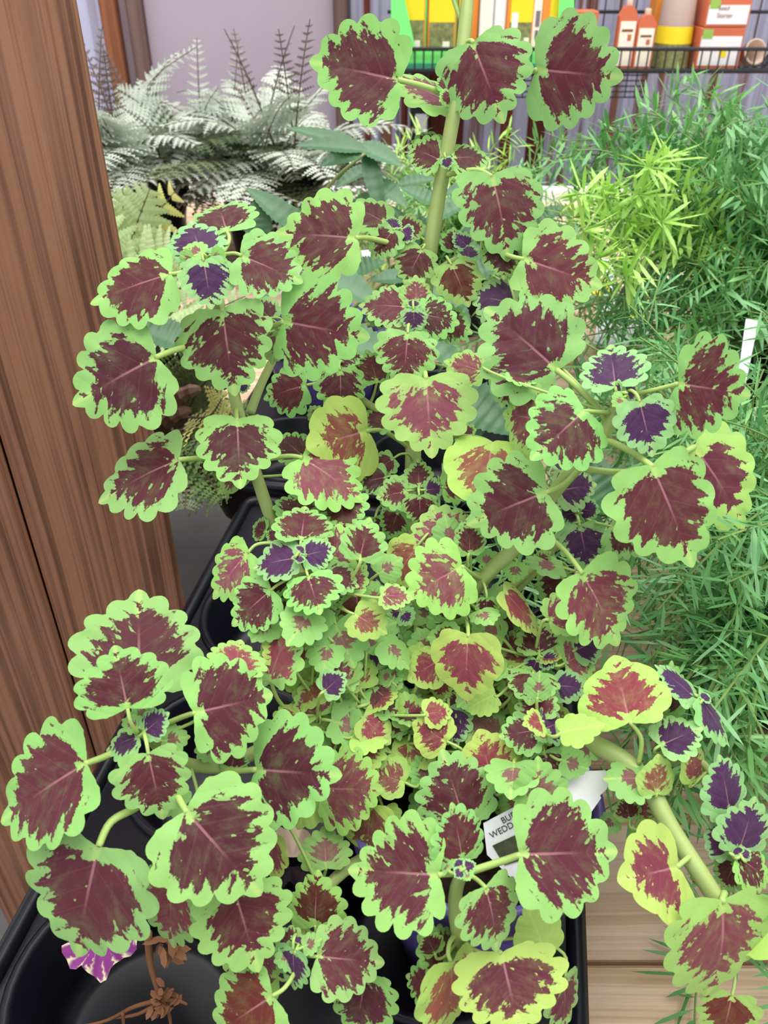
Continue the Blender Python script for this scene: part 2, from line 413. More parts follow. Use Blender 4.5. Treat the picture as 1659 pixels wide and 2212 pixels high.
# ------------------------------------------------------------------ the coleus
PC0 = Vector((.0465, .2655, 0)); POT_Z, POT_H = .012, .128
coleus = empty('potted_coleus', (PC0.x, PC0.y, POT_Z), 'coleus with scalloped maroon leaves edged in lime green in a purple pot', 'plant')
pot_parts(coleus, PC0, .0615, .037, POT_H, POT_Z, M['purple'], M['purple_lip'])

PROF = [(0, .655), (16, .59), (40, .548), (65, .572), (90, .605), (115, .632), (135, .615), (152, .545), (168, .46), (180, .41)]
def base_r(a):
    a = math.degrees(abs(a))
    for (a0, r0), (a1, r1) in zip(PROF, PROF[1:]):
        if a <= a1: return lerp(r0, r1, smooth((a - a0) / (a1 - a0)) * .5 + .5 * (a - a0) / (a1 - a0))
    return PROF[-1][1]
def leaf_mesh(name, mat, seed, lobes, amp, droop, dome, fold, ruffle, NA=104, rings=(.17, .34, .5, .64, .77, 1.0)):
    q = random.Random(seed); C0 = .42; vs = [(0, C0)]; ed = [1.0]
    span = 2.5; ph = q.uniform(-.12, .12); wob = [q.uniform(-.035, .035) for _ in range(6)]
    def rs(a):
        return base_r(a) * (1 + wob[0] * math.sin(a) + wob[1] * math.cos(2 * a) + wob[2] * math.sin(2 * a) + wob[3] * math.sin(3 * a))
    for f in rings:
        for j in range(NA):
            a = -math.pi + 2 * math.pi * j / NA; R = rs(a); r = R * f
            if f == 1.0:
                t = abs(a) / span
                if t < 1.04:
                    phi = (t ** .92) * lobes + (ph if a > 0 else -ph) * min(1, t * 4)
                    b = abs(math.cos(math.pi * phi)) ** .55
                    k_ = amp * (1 if t < .9 else max(0, 1 - (t - .9) / .14)) * (.75 if t < .12 else 1)
                    r = R * (1.05 - k_ * (1 - b))
            vs.append((r * math.sin(a), C0 + r * math.cos(a))); ed.append(1 - f)
    fs = [(0, 1 + (j + 1) % NA, 1 + j) for j in range(NA)]
    for i in range(len(rings) - 1):
        o1, o2 = 1 + i * NA, 1 + (i + 1) * NA
        fs += [(o1 + j, o1 + (j + 1) % NA, o2 + (j + 1) % NA, o2 + j) for j in range(NA)]
    p1, p2 = q.uniform(0, 6), q.uniform(0, 6); pts = []
    for (x, y), e in zip(vs, ed):
        z = -droop * (max(y, 0) ** 2) - dome * x * x + fold * (math.sqrt(x * x + .004) - .063)
        z += ruffle * (1 - e) ** 2 * (math.sin(5 * math.atan2(x, y - C0) + p1) + .6 * math.sin(9 * math.atan2(x, y - C0) + p2))
        vv = y - .75 * abs(x); z += .010 * math.sin(vv * 19 + 1.2) * e * (1 - e) * 3 * min(1, abs(x) * 6)
        z -= .02 * math.exp(-(x / .035) ** 2) * (1 - min(1, max(0, y)))
        pts.append((x, y, z))
    me = bpy.data.meshes.new(name); me.from_pydata(pts, [], fs); me.materials.append(mat)
    me.polygons.foreach_set('use_smooth', [True] * len(me.polygons))
    at = me.attributes.new('edge', 'FLOAT', 'POINT'); at.data.foreach_set('value', ed)
    uv = me.uv_layers.new(name='leaf')
    for lp, d in zip(me.loops, uv.data): d.uv = vs[lp.vertex_index]
    me.update(); return me

STEMS = {}
def stem(key, pts, r0, r1, n=6):
    c = curve_pts([P(*p) for p in pts], n); k = len(c)
    STEMS[key] = c
    m = MB(); m.tube(c, [lerp(r0, r1, i / (k - 1)) for i in range(k)], 12, True, .22)
    m.build('stem', M['stem'], coleus, True)
stem('tall', [(930, 1640, .455), (900, 1300, .49), (892, 1000, .505), (905, 800, .5), (922, 600, .495), (945, 440, .485), (967, 320, .475), (985, 215, .465), (1000, 100, .46), (1013, -40, .46)], .0047, .0032)
stem('right', [(985, 1650, .45), (975, 1480, .45), (1000, 1315, .447), (1060, 1232, .44), (1110, 1185, .435), (1200, 1060, .43), (1290, 960, .422), (1330, 885, .415), (1345, 850, .412)], .0046, .0028)
stem('rightback', [(1030, 1640, .455), (1080, 1330, .47), (1160, 1222, .47), (1210, 1160, .47), (1245, 1112, .468)], .0042, .0022)
stem('left', [(905, 1650, .452), (770, 1480, .465), (690, 1330, .472), (625, 1200, .47), (590, 1130, .468), (555, 1030, .462), (515, 890, .455), (500, 820, .45), (478, 690, .442), (445, 572, .43)], .0044, .0026)
stem('midleft', [(910, 1640, .45), (810, 1480, .44), (740, 1355, .433), (700, 1285, .428), (652, 1195, .42)], .0042, .0018)
stem('lowleft', [(910, 1660, .445), (800, 1550, .43), (700, 1562, .425), (600, 1600, .415), (480, 1655, .4), (380, 1640, .385), (308, 1580, .372)], .0044, .0024)
stem('front', [(1020, 1900, .408), (1003, 2040, .385), (985, 1985, .362), (985, 1925, .352), (1000, 1880, .345)], .004, .0022)
stem('trailing', [(1050, 1680, .442), (1180, 1575, .42), (1290, 1610, .405), (1385, 1675, .395), (1450, 1790, .385), (1540, 1930, .375), (1565, 1975, .372)], .0046, .0036)
stem('trailup', [(1395, 1690, .394), (1440, 1620, .398), (1500, 1560, .402), (1520, 1512, .405)], .0022, .0013)
stem('trailside', [(1445, 1640, .399), (1520, 1650, .398), (1575, 1760, .394), (1600, 1835, .39)], .002, .0013)
stem('frontleft', [(985, 1830, .418), (800, 1850, .41), (695, 1930, .394), (648, 2035, .378)], .0038, .002)
stem('inner', [(945, 1640, .456), (930, 1320, .468), (912, 1160, .473), (905, 1058, .468)], .0038, .0016)
stem('upmid', [(902, 860, .501), (910, 760, .49), (895, 668, .482)], .0024, .0014)
stem('upleft', [(922, 610, .495), (880, 560, .49), (853, 498, .487)], .0022, .0013)
stem('upright', [(915, 612, .495), (985, 560, .492), (1080, 540, .49)], .0024, .0014)
stem('midback', [(887, 938, .504), (830, 895, .499), (775, 855, .495), (748, 790, .49)], .0028, .0016)
stem('cupright', [(1050, 1670, .445), (1120, 1640, .422), (1168, 1568, .402)], .003, .0014)
stem('smallright', [(1040, 1630, .452), (1110, 1500, .447), (1165, 1415, .44)], .003, .0013)
stem('stub', [(604, 735, .474), (590, 775, .474), (562, 835, .473), (540, 893, .471)], .0020, .0028)
stem('limeleft', [(905, 1640, .45), (820, 1580, .44), (745, 1545, .43)], .0045, .003)
ALLP = [(p, k) for k, c in STEMS.items() if k != 'stub' for i, p in enumerate(c)]

KIND = {  # blush, rim, margin, blotch, wash
    'M': ((90, 34, 46), (150, 200, 112), .24, .16, .3),
    'D': ((74, 36, 80), (152, 200, 130), .26, .08, .12),
    'B': ((90, 38, 44), (150, 200, 112), .25, .10, .3),
    'P': ((132, 64, 78), (162, 206, 110), .26, .20, .55),
    'S': ((142, 60, 72), (184, 212, 108), .30, .15, .55),
    'Q': ((96, 36, 52), (176, 212, 108), .31, .12, .3),
    'Y': ((140, 78, 66), (176, 208, 104), .30, .20, .75),
    'R': ((98, 40, 32), (154, 200, 104), .24, .12, .3),
    'G': ((140, 96, 92), (150, 200, 112), .58, .12, .7),
    'L': ((150, 130, 60), (174, 210, 106), 1.5, .0, .5),
}
lrand = random.Random(11)
NLEAF = 0
def place_leaf(bx, by, tx, ty, w, d, kind='M', attach=None, droop=None, thr=0.0, tilt=None, rose=False):
    """bx,by: where the stalk joins the blade; tx,ty: its tip; w: breadth (photo pixels at distance d)"""
    global NLEAF; NLEAF += 1; q = lrand
    b0 = P(bx, by, d); l = math.hypot(tx - bx, ty - by) * d / FPX; wm = w * d / FPX; nat = 1.22
    view = (CAM - b0).normalized()
    def frame(off, roll):
        t = P(tx, ty, d + off); yv = (t - b0); L = yv.length; yv.normalize()
        n = (view - yv * view.dot(yv)).normalized(); xv = yv.cross(n)
        n2 = n * math.cos(roll) + xv * math.sin(roll); x2 = yv.cross(n2)
        return L, x2, yv, n2
    off = roll = 0.0
    if wm > nat * l:
        L = wm / nat; off = min(math.sqrt(max(0, L * L - l * l)), .95 * l)
        off = off if tilt is None else tilt * l
        o = max((off, -off), key=lambda s: frame(s, 0)[3].z) if tilt is None else off
        L, xv, yv, n = frame(o, 0); sx = wm / 1.22 * 1.12; L *= 1.05
    else:
        W_ = nat * l; roll = math.acos(max(.45, min(1, wm / W_))); roll = roll if roll > .12 else .12
        r = max((roll, -roll), key=lambda s: frame(0, s)[3].z)
        o = (tilt or 0) * l
        L, xv, yv, n = frame(o, r); sx = wm / math.cos(r) / 1.22 * 1.12; L *= 1.05
    if n.dot(view) < 0: n = -n; xv = -xv
    cmb, rim, mg, bl, ws = KIND[kind]
    young = w < 75
    dr = q.uniform(.03, .2) if droop is None else droop
    old = kind in 'SYL'
    me = leaf_mesh('leaf', M['coleus'], NLEAF * 7 + 1, q.uniform(2.7, 3.5) if old else q.uniform(4.9, 5.9) if not young else q.uniform(3.9, 5.0), q.uniform(.10, .15) if old else q.uniform(.19, .24), dr, q.uniform(-.05, .3), q.uniform(-.08, .14), q.uniform(.006, .02),
                   104 if w > 60 else 72)
    o = bpy.data.objects.new('leaf', me); COL.objects.link(o)
    o.matrix_basis = Matrix.Translation(b0) @ Matrix(((xv.x * sx, yv.x * L, n.x * L), (xv.y * sx, yv.y * L, n.y * L), (xv.z * sx, yv.z * L, n.z * L))).to_4x4()
    o.parent = coleus; o.matrix_parent_inverse = coleus.matrix_basis.inverted()
    j = lambda c, s: tuple(max(0, min(1, v * (1 + q.uniform(-s, s)))) for v in lin(c)[:3])
    kk = q.uniform(.78, 1.18); o['blush'] = tuple(v * kk for v in j(cmb, .1)); o['rim'] = j(rim, .08); o['margin'] = mg + thr + q.uniform(-.03, .03)
    o['blotch'] = max(0, bl + q.uniform(-.04, .05)); o['wash'] = ws; o['seed'] = q.uniform(0, 90)
    # stalk
    if attach is None:
        best = min(ALLP, key=lambda pk: (pk[0] - b0).length + .6 * max(0, pk[0].z - b0.z))
        path = [b0, None, best[0]]
    else:
        path = [b0] + [P(*a) for a in attach]
    s0 = b0 + yv * L * .015 - n * L * .016
    dirn = -yv
    end = path[-1]; dist = (end - b0).length
    if attach is None:
        c1 = s0 + dirn * dist * .4 - n * L * .06; pts = [s0, c1.lerp(s0, .45), c1.lerp(end, .35), end]
    else:
        pts = [s0] + path[1:]
    m = MB(); c = curve_pts(pts, 5); rp = max(.0007, min(.0017, L * .032)) * (1 if attach is None else 1.1)
    if dist > .004:
        m.tube(c, [rp * lerp(.95, 1.15, i / (len(c) - 1)) for i in range(len(c))], 7)
        m.build('petiole', M['petiole'], o, True)
    return o

LEAVES = [
 (962,-75,880,-150,150,.462,'M',[(982,5,.464),(1004,60,.462)]), (1052,-80,1130,-150,150,.462,'M',[(1035,-45,.462),(1013,-30,.46)]), (1012,-48,1000,-110,70,.458,'D'), (1016,-46,1045,-90,60,.456,'D'),
 # top of the tall stem
 (862,172,697,135,192,.455,'M',[(910,185,.46),(955,200,.466),(985,212,.466)]), (1020,90,1075,232,186,.452,'M'), (1158,150,1318,165,205,.455,'M',[(1120,165,.463),(1050,195,.466),(988,212,.466)]),
 (985,228,862,152,62,.478,'P'), (968,196,962,160,42,.462,'B'), (1000,196,1012,172,36,.468,'B'), (975,205,955,215,34,.463,'B'),
 (950,345,890,315,72,.474,'B'), (978,340,1048,335,58,.472,'B'), (962,340,968,362,28,.468,'D'), (950,318,895,305,50,.482,'B'),
 (1063,378,1105,526,166,.465,'M',[(1035,368,.468),(1000,370,.472),(966,378,.478)]), (1130,558,1278,606,168,.468,'M'), (772,513,617,500,172,.463,'M',[(800,515,.475),(860,530,.487)]),
 (835,482,765,440,70,.49,'B'), (848,495,845,468,42,.484,'D'), (862,498,912,488,56,.492,'B'), (868,496,885,515,40,.483,'D'), (850,495,808,548,66,.482,'M'), (912,537,878,602,86,.478,'B'),
 (985,545,982,495,56,.492,'B'), (1010,560,1015,525,46,.486,'D'), (1012,535,985,505,40,.49,'D'), (1085,520,1092,592,78,.475,'B'), (975,570,1012,645,94,.474,'R'), (1040,520,1050,480,44,.49,'B'),
 (876,662,790,655,82,.472,'M'), (900,655,898,602,64,.474,'P'), (910,678,985,690,84,.47,'M'), (893,664,893,645,26,.468,'D'), (893,668,896,712,54,.465,'D'), (950,690,1012,712,76,.482,'B'), (840,670,795,690,60,.484,'B'),
 (881,718,873,814,122,.462,'M'), (1112,655,1028,636,92,.48,'D'), (1140,655,1145,632,34,.474,'D'), (1205,800,1072,676,214,.428,'M',[(1240,830,.424),(1290,880,.418),(1312,915,.418)]),
 (815,826,800,762,70,.488,'B',[(808,850,.494),(800,872,.497)]), (735,798,740,886,100,.474,'M'), (715,778,776,768,56,.485,'M'), (662,831,577,852,94,.484,'B',[(690,825,.489),(748,800,.49)]), (920,815,931,962,186,.455,'P',[(915,800,.47),(902,850,.498)]),
 (846,914,790,892,56,.492,'B'), (1022,942,982,930,44,.496,'B'), (795,930,688,960,170,.478,'Y',[(825,930,.49),(860,950,.5),(885,968,.505)]), (652,986,774,1062,136,.455,'P',[(620,985,.458),(560,995,.461)]), (655,985,608,942,72,.48,'B'),
 (690,905,672,880,40,.487,'G'), (720,900,740,880,44,.49,'G'),
 (512,905,518,1030,164,.442,'M',[(510,890,.45),(513,875,.455)]), (386,990,224,1058,146,.44,'M',[(430,990,.448),(500,990,.456),(548,1005,.462)]), (545,1005,470,1048,54,.466,'P'), 
 # left crown
 (490,500,468,428,146,.442,'M'), (432,546,415,484,122,.43,'D'), (520,550,634,598,132,.424,'M'), (366,590,214,636,140,.42,'M'), (440,562,456,652,106,.415,'D'), (480,668,498,828,184,.425,'M',[(478,650,.436)]), (610,694,762,722,200,.432,'M',[(580,708,.44),(530,715,.444),(485,720,.446)]),
 (338,770,172,856,214,.418,'M',[(380,755,.428),(430,745,.438),(488,745,.446)]), (588,690,545,650,66,.455,'B'), (600,712,585,775,62,.452,'G'), (440,548,400,530,40,.426,'G'), (455,552,480,560,44,.424,'G'), (420,555,395,575,44,.424,'G'),
 (512,835,490,832,24,.45,'D'), (515,835,538,832,24,.45,'D'),
 # right crown
 (1330,836,1318,748,130,.404,'D'), (1462,828,1590,848,194,.4,'M',[(1430,838,.405),(1380,850,.41),(1345,855,.413)]), (1264,886,1170,972,166,.404,'M',[(1290,890,.41),(1325,892,.416)]), (1382,866,1410,972,112,.396,'D'), (1342,848,1322,846,40,.402,'D'), (1352,846,1378,836,46,.403,'D'), (1348,858,1330,872,36,.4,'G'),
 (1165,905,1092,895,136,.424,'P'), (1100,805,1080,868,66,.44,'M'), (1042,802,974,775,70,.468,'P'), (1095,800,1160,812,50,.43,'B'), (1062,955,1048,1078,172,.446,'Y',[(1030,945,.46),(960,940,.485),(895,935,.503)]),
 (1182,1062,1032,1120,196,.41,'M',[(1220,1045,.42),(1255,1005,.426)]), (1410,1005,1494,1192,206,.394,'M',[(1370,980,.405),(1320,955,.415),(1295,955,.421)]), (1500,962,1612,1112,178,.432,'Q',[(1420,1005,.412),(1340,1020,.428),(1245,1010,.427)]),
 (1205,1060,1280,1045,92,.45,'D'), (1215,1020,1225,1002,70,.455,'D'), (1252,1100,1292,1105,50,.455,'D'), (1248,1108,1208,1110,42,.455,'D'), (1252,1135,1270,1218,104,.448,'D'), (1320,1136,1392,1182,100,.434,'M',[(1290,1130,.445),(1250,1115,.465)]),
 (1258,1236,1338,1372,164,.412,'P',[(1220,1190,.425),(1170,1150,.434),(1140,1150,.434)]), (1218,1240,1188,1314,84,.455,'B'), (1235,1320,1245,1380,80,.425,'G'), (1215,1225,1140,1210,40,.44,'G'),
 # middle
 (650,1168,660,1093,116,.414,'M'), (640,1120,645,1068,90,.46,'B'), (735,1062,742,1130,108,.464,'B'), (640,1205,555,1214,80,.41,'D'), (655,1200,714,1184,66,.408,'D'), (646,1192,655,1180,26,.404,'D'), (648,1200,644,1214,24,.404,'D'), (710,1210,768,1145,96,.424,'P'), (536,1192,460,1272,100,.425,'P'), (585,1274,510,1338,108,.408,'M'), (665,1243,688,1315,114,.402,'M'), (705,1238,768,1262,62,.41,'M'),
 (575,1148,545,1136,46,.462,'B'), (605,1160,578,1150,34,.46,'B'), (770,1278,775,1342,110,.436,'R'), (795,1285,800,1250,70,.45,'B'), (660,1312,662,1372,86,.43,'B'), (628,1245,560,1250,70,.418,'M'), (620,1290,640,1340,70,.425,'B'),
 (725,1347,760,1430,112,.412,'G'), (582,1470,612,1357,86,.404,'P',[(600,1510,.41),(630,1545,.42)]), (705,1432,622,1466,112,.424,'L'), (770,1490,764,1437,60,.42,'L'), (845,1428,855,1368,54,.44,'G'), (795,1370,840,1400,60,.446,'G'),
 (845,1468,860,1440,34,.424,'G'), (843,1470,822,1452,36,.424,'G'), (845,1474,832,1502,34,.424,'G'), (848,1474,866,1484,30,.424,'G'), (950,1425,888,1462,84,.418,'S'), (1011,1372,1000,1496,142,.4,'S',[(1010,1350,.42),(1003,1325,.446)]),
 (1000,1222,898,1278,156,.418,'P',[(1020,1240,.43),(1040,1250,.44)]), (965,1188,935,1098,134,.436,'P'), (902,1178,848,1250,98,.44,'Y'), (880,1060,822,1072,70,.46,'M'), (905,1050,903,1000,66,.46,'M'), (918,1058,956,1055,48,.458,'D'), (906,1070,910,1128,68,.456,'M'), (958,1052,1018,1044,70,.462,'M'),
 (835,1030,778,1040,62,.478,'B'), (860,1105,840,1155,64,.478,'B'), (810,1118,815,1182,70,.482,'B',[(820,1095,.485),(838,1098,.485),(880,1150,.475)]), (850,990,812,1015,50,.485,'B'), (1115,1215,1108,1255,48,.435,'G'), (1040,1220,1070,1195,50,.438,'G'), (1088,1276,1166,1348,52,.428,'S',[(1075,1315,.435),(1020,1290,.445)]), (1052,1292,1052,1338,44,.43,'M'), (1062,1378,1060,1335,52,.438,'B'),
 (868,1318,840,1325,48,.44,'D',None,None,.25), (866,1312,868,1285,44,.442,'D',None,None,.25), (868,1322,885,1345,46,.438,'D',None,None,.2), (925,1345,915,1290,76,.444,'G'), (965,1370,955,1310,60,.446,'G'), (1000,1340,1030,1330,44,.436,'G'),
 (1165,1412,1165,1346,92,.43,'M'), (1150,1418,1105,1405,60,.44,'B'), (1160,1425,1145,1460,44,.43,'D'), (1172,1420,1196,1432,44,.428,'D'), (1220,1432,1278,1405,98,.424,'P'), (1205,1395,1235,1370,60,.445,'G'), (1100,1365,1085,1330,66,.45,'G'), (1130,1350,1140,1320,50,.45,'G'),
 # front right: the trailing branch
 (1360,1560,1330,1432,176,.386,'S',[(1385,1595,.39),(1380,1650,.394)]), (1440,1545,1455,1445,78,.41,'B'), (1502,1505,1430,1440,42,.4,'D'), (1512,1505,1580,1594,48,.398,'D'), (1508,1512,1548,1575,36,.401,'D'), (1518,1512,1530,1498,26,.396,'D'), (1510,1514,1498,1530,26,.397,'D'), (1425,1610,1505,1572,88,.388,'D'), (1495,1690,1512,1618,42,.392,'S'), (1420,1715,1425,1642,68,.384,'Y'), (1395,1680,1315,1680,84,.388,'G'),
 (1578,1752,1560,1648,88,.386,'D'), (1598,1838,1632,1738,92,.38,'D'), (1575,1840,1535,1790,70,.386,'D'), (1592,1850,1665,1895,90,.378,'M'), (1590,1862,1560,1915,66,.39,'B'), (1598,1845,1588,1830,26,.377,'D'), (1602,1848,1620,1838,28,.377,'D'), (1360,1770,1352,1725,54,.4,'M'), (1380,1768,1398,1725,50,.402,'P'), (1400,1820,1385,1778,62,.404,'B'), (1330,1770,1300,1790,44,.41,'G'),
 (1466,1872,1368,1895,186,.37,'S',[(1490,1850,.378),(1492,1850,.381)],.1), (1562,1945,1582,2158,200,.355,'P',[(1565,1930,.365),(1556,1955,.373)],.3), (1582,2150,1562,2250,116,.372,'R'), (1640,1990,1690,2060,120,.372,'L'), (1520,1880,1500,1905,44,.386,'B'),
 # cluster behind the label
 (1165,1552,1150,1488,86,.402,'M'), (1166,1575,1090,1588,88,.4,'M'), (1172,1575,1218,1558,74,.398,'D'), (1168,1578,1178,1600,34,.396,'G'), (1220,1592,1296,1618,96,.404,'G',None,None,-.2), (1175,1622,1190,1692,92,.4,'M'), (1080,1600,1010,1540,96,.422,'G',None,None,-.15), (1065,1692,1038,1592,132,.4,'S'), (785,1550,836,1598,76,.414,'S',[(765,1546,.42),(745,1546,.43)]), (966,1602,902,1566,90,.408,'S'), (985,1530,985,1495,52,.425,'B'), (1035,1540,1030,1490,76,.428,'Y'),
 (1003,1772,962,1645,164,.39,'M'), (1000,1858,984,1754,108,.352,'M'), (697,1703,808,1706,156,.404,'P'), (550,1662,692,1672,214,.388,'M',[(500,1665,.395),(460,1655,.399)]), (690,1546,662,1480,86,.416,'P'), (800,1652,800,1608,44,.416,'L'), (875,1690,810,1668,80,.41,'Y'), (925,1690,905,1640,60,.415,'G'), (800,1738,785,1848,116,.398,'Y'), (705,1876,700,1796,104,.394,'G',[(698,1900,.4),(690,1930,.4)],None,-.12), (588,1800,582,1888,48,.388,'S'), (840,1850,810,1790,70,.405,'G'),
 (950,1890,773,1880,218,.345,'M',[(975,1888,.35),(998,1886,.352)]), (1124,1846,1310,1840,240,.342,'M',[(1080,1862,.348),(1010,1885,.35)]), (1162,1748,1166,1652,108,.378,'G',None,None,-.05), (1050,1916,1086,2042,134,.338,'M',[(1030,1900,.345),(1005,1885,.348)]), (998,1880,985,1892,26,.338,'D'), (1004,1876,1025,1866,30,.338,'D'), (995,1872,985,1856,28,.34,'D'), (1006,1884,1014,1900,26,.338,'G'), (970,1880,955,1862,40,.346,'G'),
 (1082,2056,1120,2214,218,.348,'Q',[(1040,2030,.36),(1000,2000,.365)],.05,-.04), (1180,2060,1150,1975,104,.366,'L'), (975,2075,985,2220,112,.356,'Y'), (965,2085,920,2010,86,.37,'B'), (950,2130,885,2110,92,.372,'B'), (1222,2110,1222,2215,64,.37,'M'), (940,2060,920,2020,54,.366,'B'),
 # bottom middle
 (680,2002,680,1903,112,.372,'R'), (506,1922,552,2076,198,.356,'M',[(500,1890,.37),(470,1800,.385),(480,1700,.397)]), (686,2066,808,2078,150,.358,'M'), (790,2106,768,2226,144,.366,'M'), (590,2150,470,2230,176,.354,'R'), (600,2110,500,2085,110,.376,'P'), (632,2050,634,2128,66,.36,'D'), (645,2040,652,2022,40,.362,'D'), (640,2048,600,2020,60,.366,'B'), (655,2045,690,2030,40,.36,'G'), (372,1900,354,2038,126,.372,'P',[(400,1850,.38),(430,1740,.39)]), (625,2030,590,2050,60,.372,'R'), (640,2060,600,2075,56,.364,'G'),
 # low left crown
 (300,1482,300,1290,250,.388,'M'), (276,1532,250,1410,176,.352,'M',None,None,0.0,.12), (420,1540,572,1505,212,.366,'M',[(390,1550,.372),(320,1580,.374)]), (505,1452,520,1386,118,.384,'P'), (184,1648,10,1752,222,.352,'M',[(225,1635,.36),(290,1605,.37)]), (320,1628,346,1752,152,.352,'M'), (402,1752,540,1908,256,.344,'M',[(385,1720,.355),(370,1660,.378)]), (212,1826,154,2052,250,.346,'M',[(240,1775,.352),(300,1740,.362),(345,1690,.376)]), (312,1580,356,1545,62,.36,'D'), (302,1590,232,1608,66,.362,'D'), (300,1570,268,1555,40,.362,'G'), (500,1660,508,1620,60,.396,'B'), (350,1600,400,1590,60,.37,'G'), (400,1740,350,1715,60,.37,'G'), (445,1600,470,1640,60,.392,'G'), (300,1560,320,1520,50,.366,'G'),
]
for L_ in LEAVES: place_leaf(*L_)
# the smallest inner leaves, too many to keep apart: one joined part
fr = random.Random(5)
class Joined:
    v, f, mi, edge, uv, at = [], [], [], [], [], {'margin': [], 'blotch': [], 'seed': [], 'wash': [], 'blush': [], 'rim': []}
def single_leaf(p, root_pt, direction, nrm, L, kind):
    y = direction.normalized(); n = (nrm - y * nrm.dot(y)).normalized(); x = y.cross(n); cmb, rim, mg, bl, ws = KIND[kind]
    o = bpy.data.objects.new('leaf', leaf_mesh('leaf', M['coleus'], fr.randrange(99999), fr.uniform(3.9, 5.2), .19, fr.uniform(.05, .25), fr.uniform(-.05, .3), fr.uniform(-.05, .1), .012, 72)); COL.objects.link(o)
    o.matrix_basis = Matrix.Translation(p) @ (Matrix((x, y, n)).transposed() * L).to_4x4()
    o.parent = coleus; o.matrix_parent_inverse = coleus.matrix_basis.inverted()
    o['blush'] = lin(cmb)[:3]; o['rim'] = lin(rim)[:3]; o['margin'] = mg + fr.uniform(-.02, .1); o['blotch'] = bl; o['wash'] = ws; o['seed'] = fr.uniform(0, 90)
    m = MB(); m.tube(curve_pts([p + y * L * .02 - n * L * .02, p - y * L * .25 - n * L * .1, root_pt], 4), .0009, 6); m.build('petiole', M['petiole'], o, True)
def small_leaf(p, root_pt, direction, nrm, L, kind):
    me = leaf_mesh('tmp', M['coleus_small'], fr.randrange(99999), fr.uniform(3.9, 5.2), .2, fr.uniform(.05, .25), fr.uniform(-.05, .3), fr.uniform(-.05, .1), .012, 48, (.35, .72, 1.0))
    y = direction.normalized(); n = (nrm - y * nrm.dot(y)).normalized(); x = y.cross(n); o = len(Joined.v); cmb, rim, mg, bl, ws = KIND[kind]
    for v in me.vertices: Joined.v.append(tuple(p + (x * v.co.x + y * v.co.y + n * v.co.z) * L))
    for pl in me.polygons:
        Joined.f.append(tuple(o + i for i in pl.vertices)); Joined.mi.append(0)
        for li in pl.loop_indices: Joined.uv.append(tuple(me.uv_layers[0].data[li].uv))
    nv = len(me.vertices); Joined.edge += [d.value for d in me.attributes['edge'].data]
    m = MB(); m.tube(curve_pts([p + y * L * .02 - n * L * .02, p - y * L * .25 - n * L * .1, root_pt], 4), .0008, 5)
    o = len(Joined.v); Joined.v += m.v; Joined.edge += [0] * len(m.v)
    for f in m.f:
        Joined.f.append(tuple(i + o for i in f)); Joined.mi.append(1); Joined.uv += [(0, 0)] * len(f)
    k = nv + len(m.v); sc = fr.uniform(.85, 1.15)
    for key, val in (('margin', mg + fr.uniform(-.02, .12)), ('blotch', bl), ('seed', fr.uniform(0, 90)), ('wash', ws)): Joined.at[key] += [val] * k
    Joined.at['blush'] += [tuple(c * sc for c in lin(cmb)[:3]) + (1,)] * k; Joined.at['rim'] += [tuple(c * sc for c in lin(rim)[:3]) + (1,)] * k
    bpy.data.meshes.remove(me)
cand = []
for key in ('tall', 'right', 'rightback', 'left', 'midleft', 'lowleft', 'inner', 'cupright', 'smallright', 'limeleft'):
    for p in STEMS[key]:
        r = p - CAM; dd = r.dot(FW); py = CY - FPX * r.dot(UP) / dd; px = CX + FPX * r.dot(RT) / dd
        if 1270 < py < 1900 and 640 < px < 1230: cand += [p] * (3 if py < 1640 else 1)
for i in range(230):
    s_ = fr.choice(cand); vw = (CAM - s_).normalized()
    p = s_ + vw * fr.uniform(.004, .026) + RT * fr.gauss(0, .014) + UP * fr.gauss(0, .014); p.z = max(p.z, .137)
    dr = (p - s_); dr = dr - vw * dr.dot(vw) * .8 + Vector((fr.gauss(0, .008), fr.gauss(0, .008), fr.gauss(0, .004)))
    nrm = vw * .8 + Vector((fr.gauss(0, .3), fr.gauss(0, .3), .8))
    big = i < 300 - len(LEAVES)
    (single_leaf if big else small_leaf)(p, s_, dr, nrm, fr.uniform(.0175, .022) if big else fr.uniform(.010, .0175), fr.choices(['G', 'L', 'Y', 'P', 'B', 'D', 'S'], [6, 2.4, 1.8, 2, 2, 1, .8])[0])
me = bpy.data.meshes.new('small_leaves'); me.from_pydata(Joined.v, [], Joined.f); me.materials.append(M['coleus_small']); me.materials.append(M['petiole'])
me.polygons.foreach_set('material_index', Joined.mi); me.polygons.foreach_set('use_smooth', [True] * len(me.polygons))
me.attributes.new('edge', 'FLOAT', 'POINT').data.foreach_set('value', Joined.edge)
for key in ('margin', 'blotch', 'seed', 'wash'): me.attributes.new(key, 'FLOAT', 'POINT').data.foreach_set('value', Joined.at[key])
for key in ('blush', 'rim'): me.attributes.new(key, 'FLOAT_COLOR', 'POINT').data.foreach_set('color', [c for v in Joined.at[key] for c in v])
uvl = me.uv_layers.new(name='leaf'); uvl.data.foreach_set('uv', [c for v in Joined.uv for c in v]); me.update()
sm = link('small_leaves', me, coleus); sm['kind'] = 'stuff'

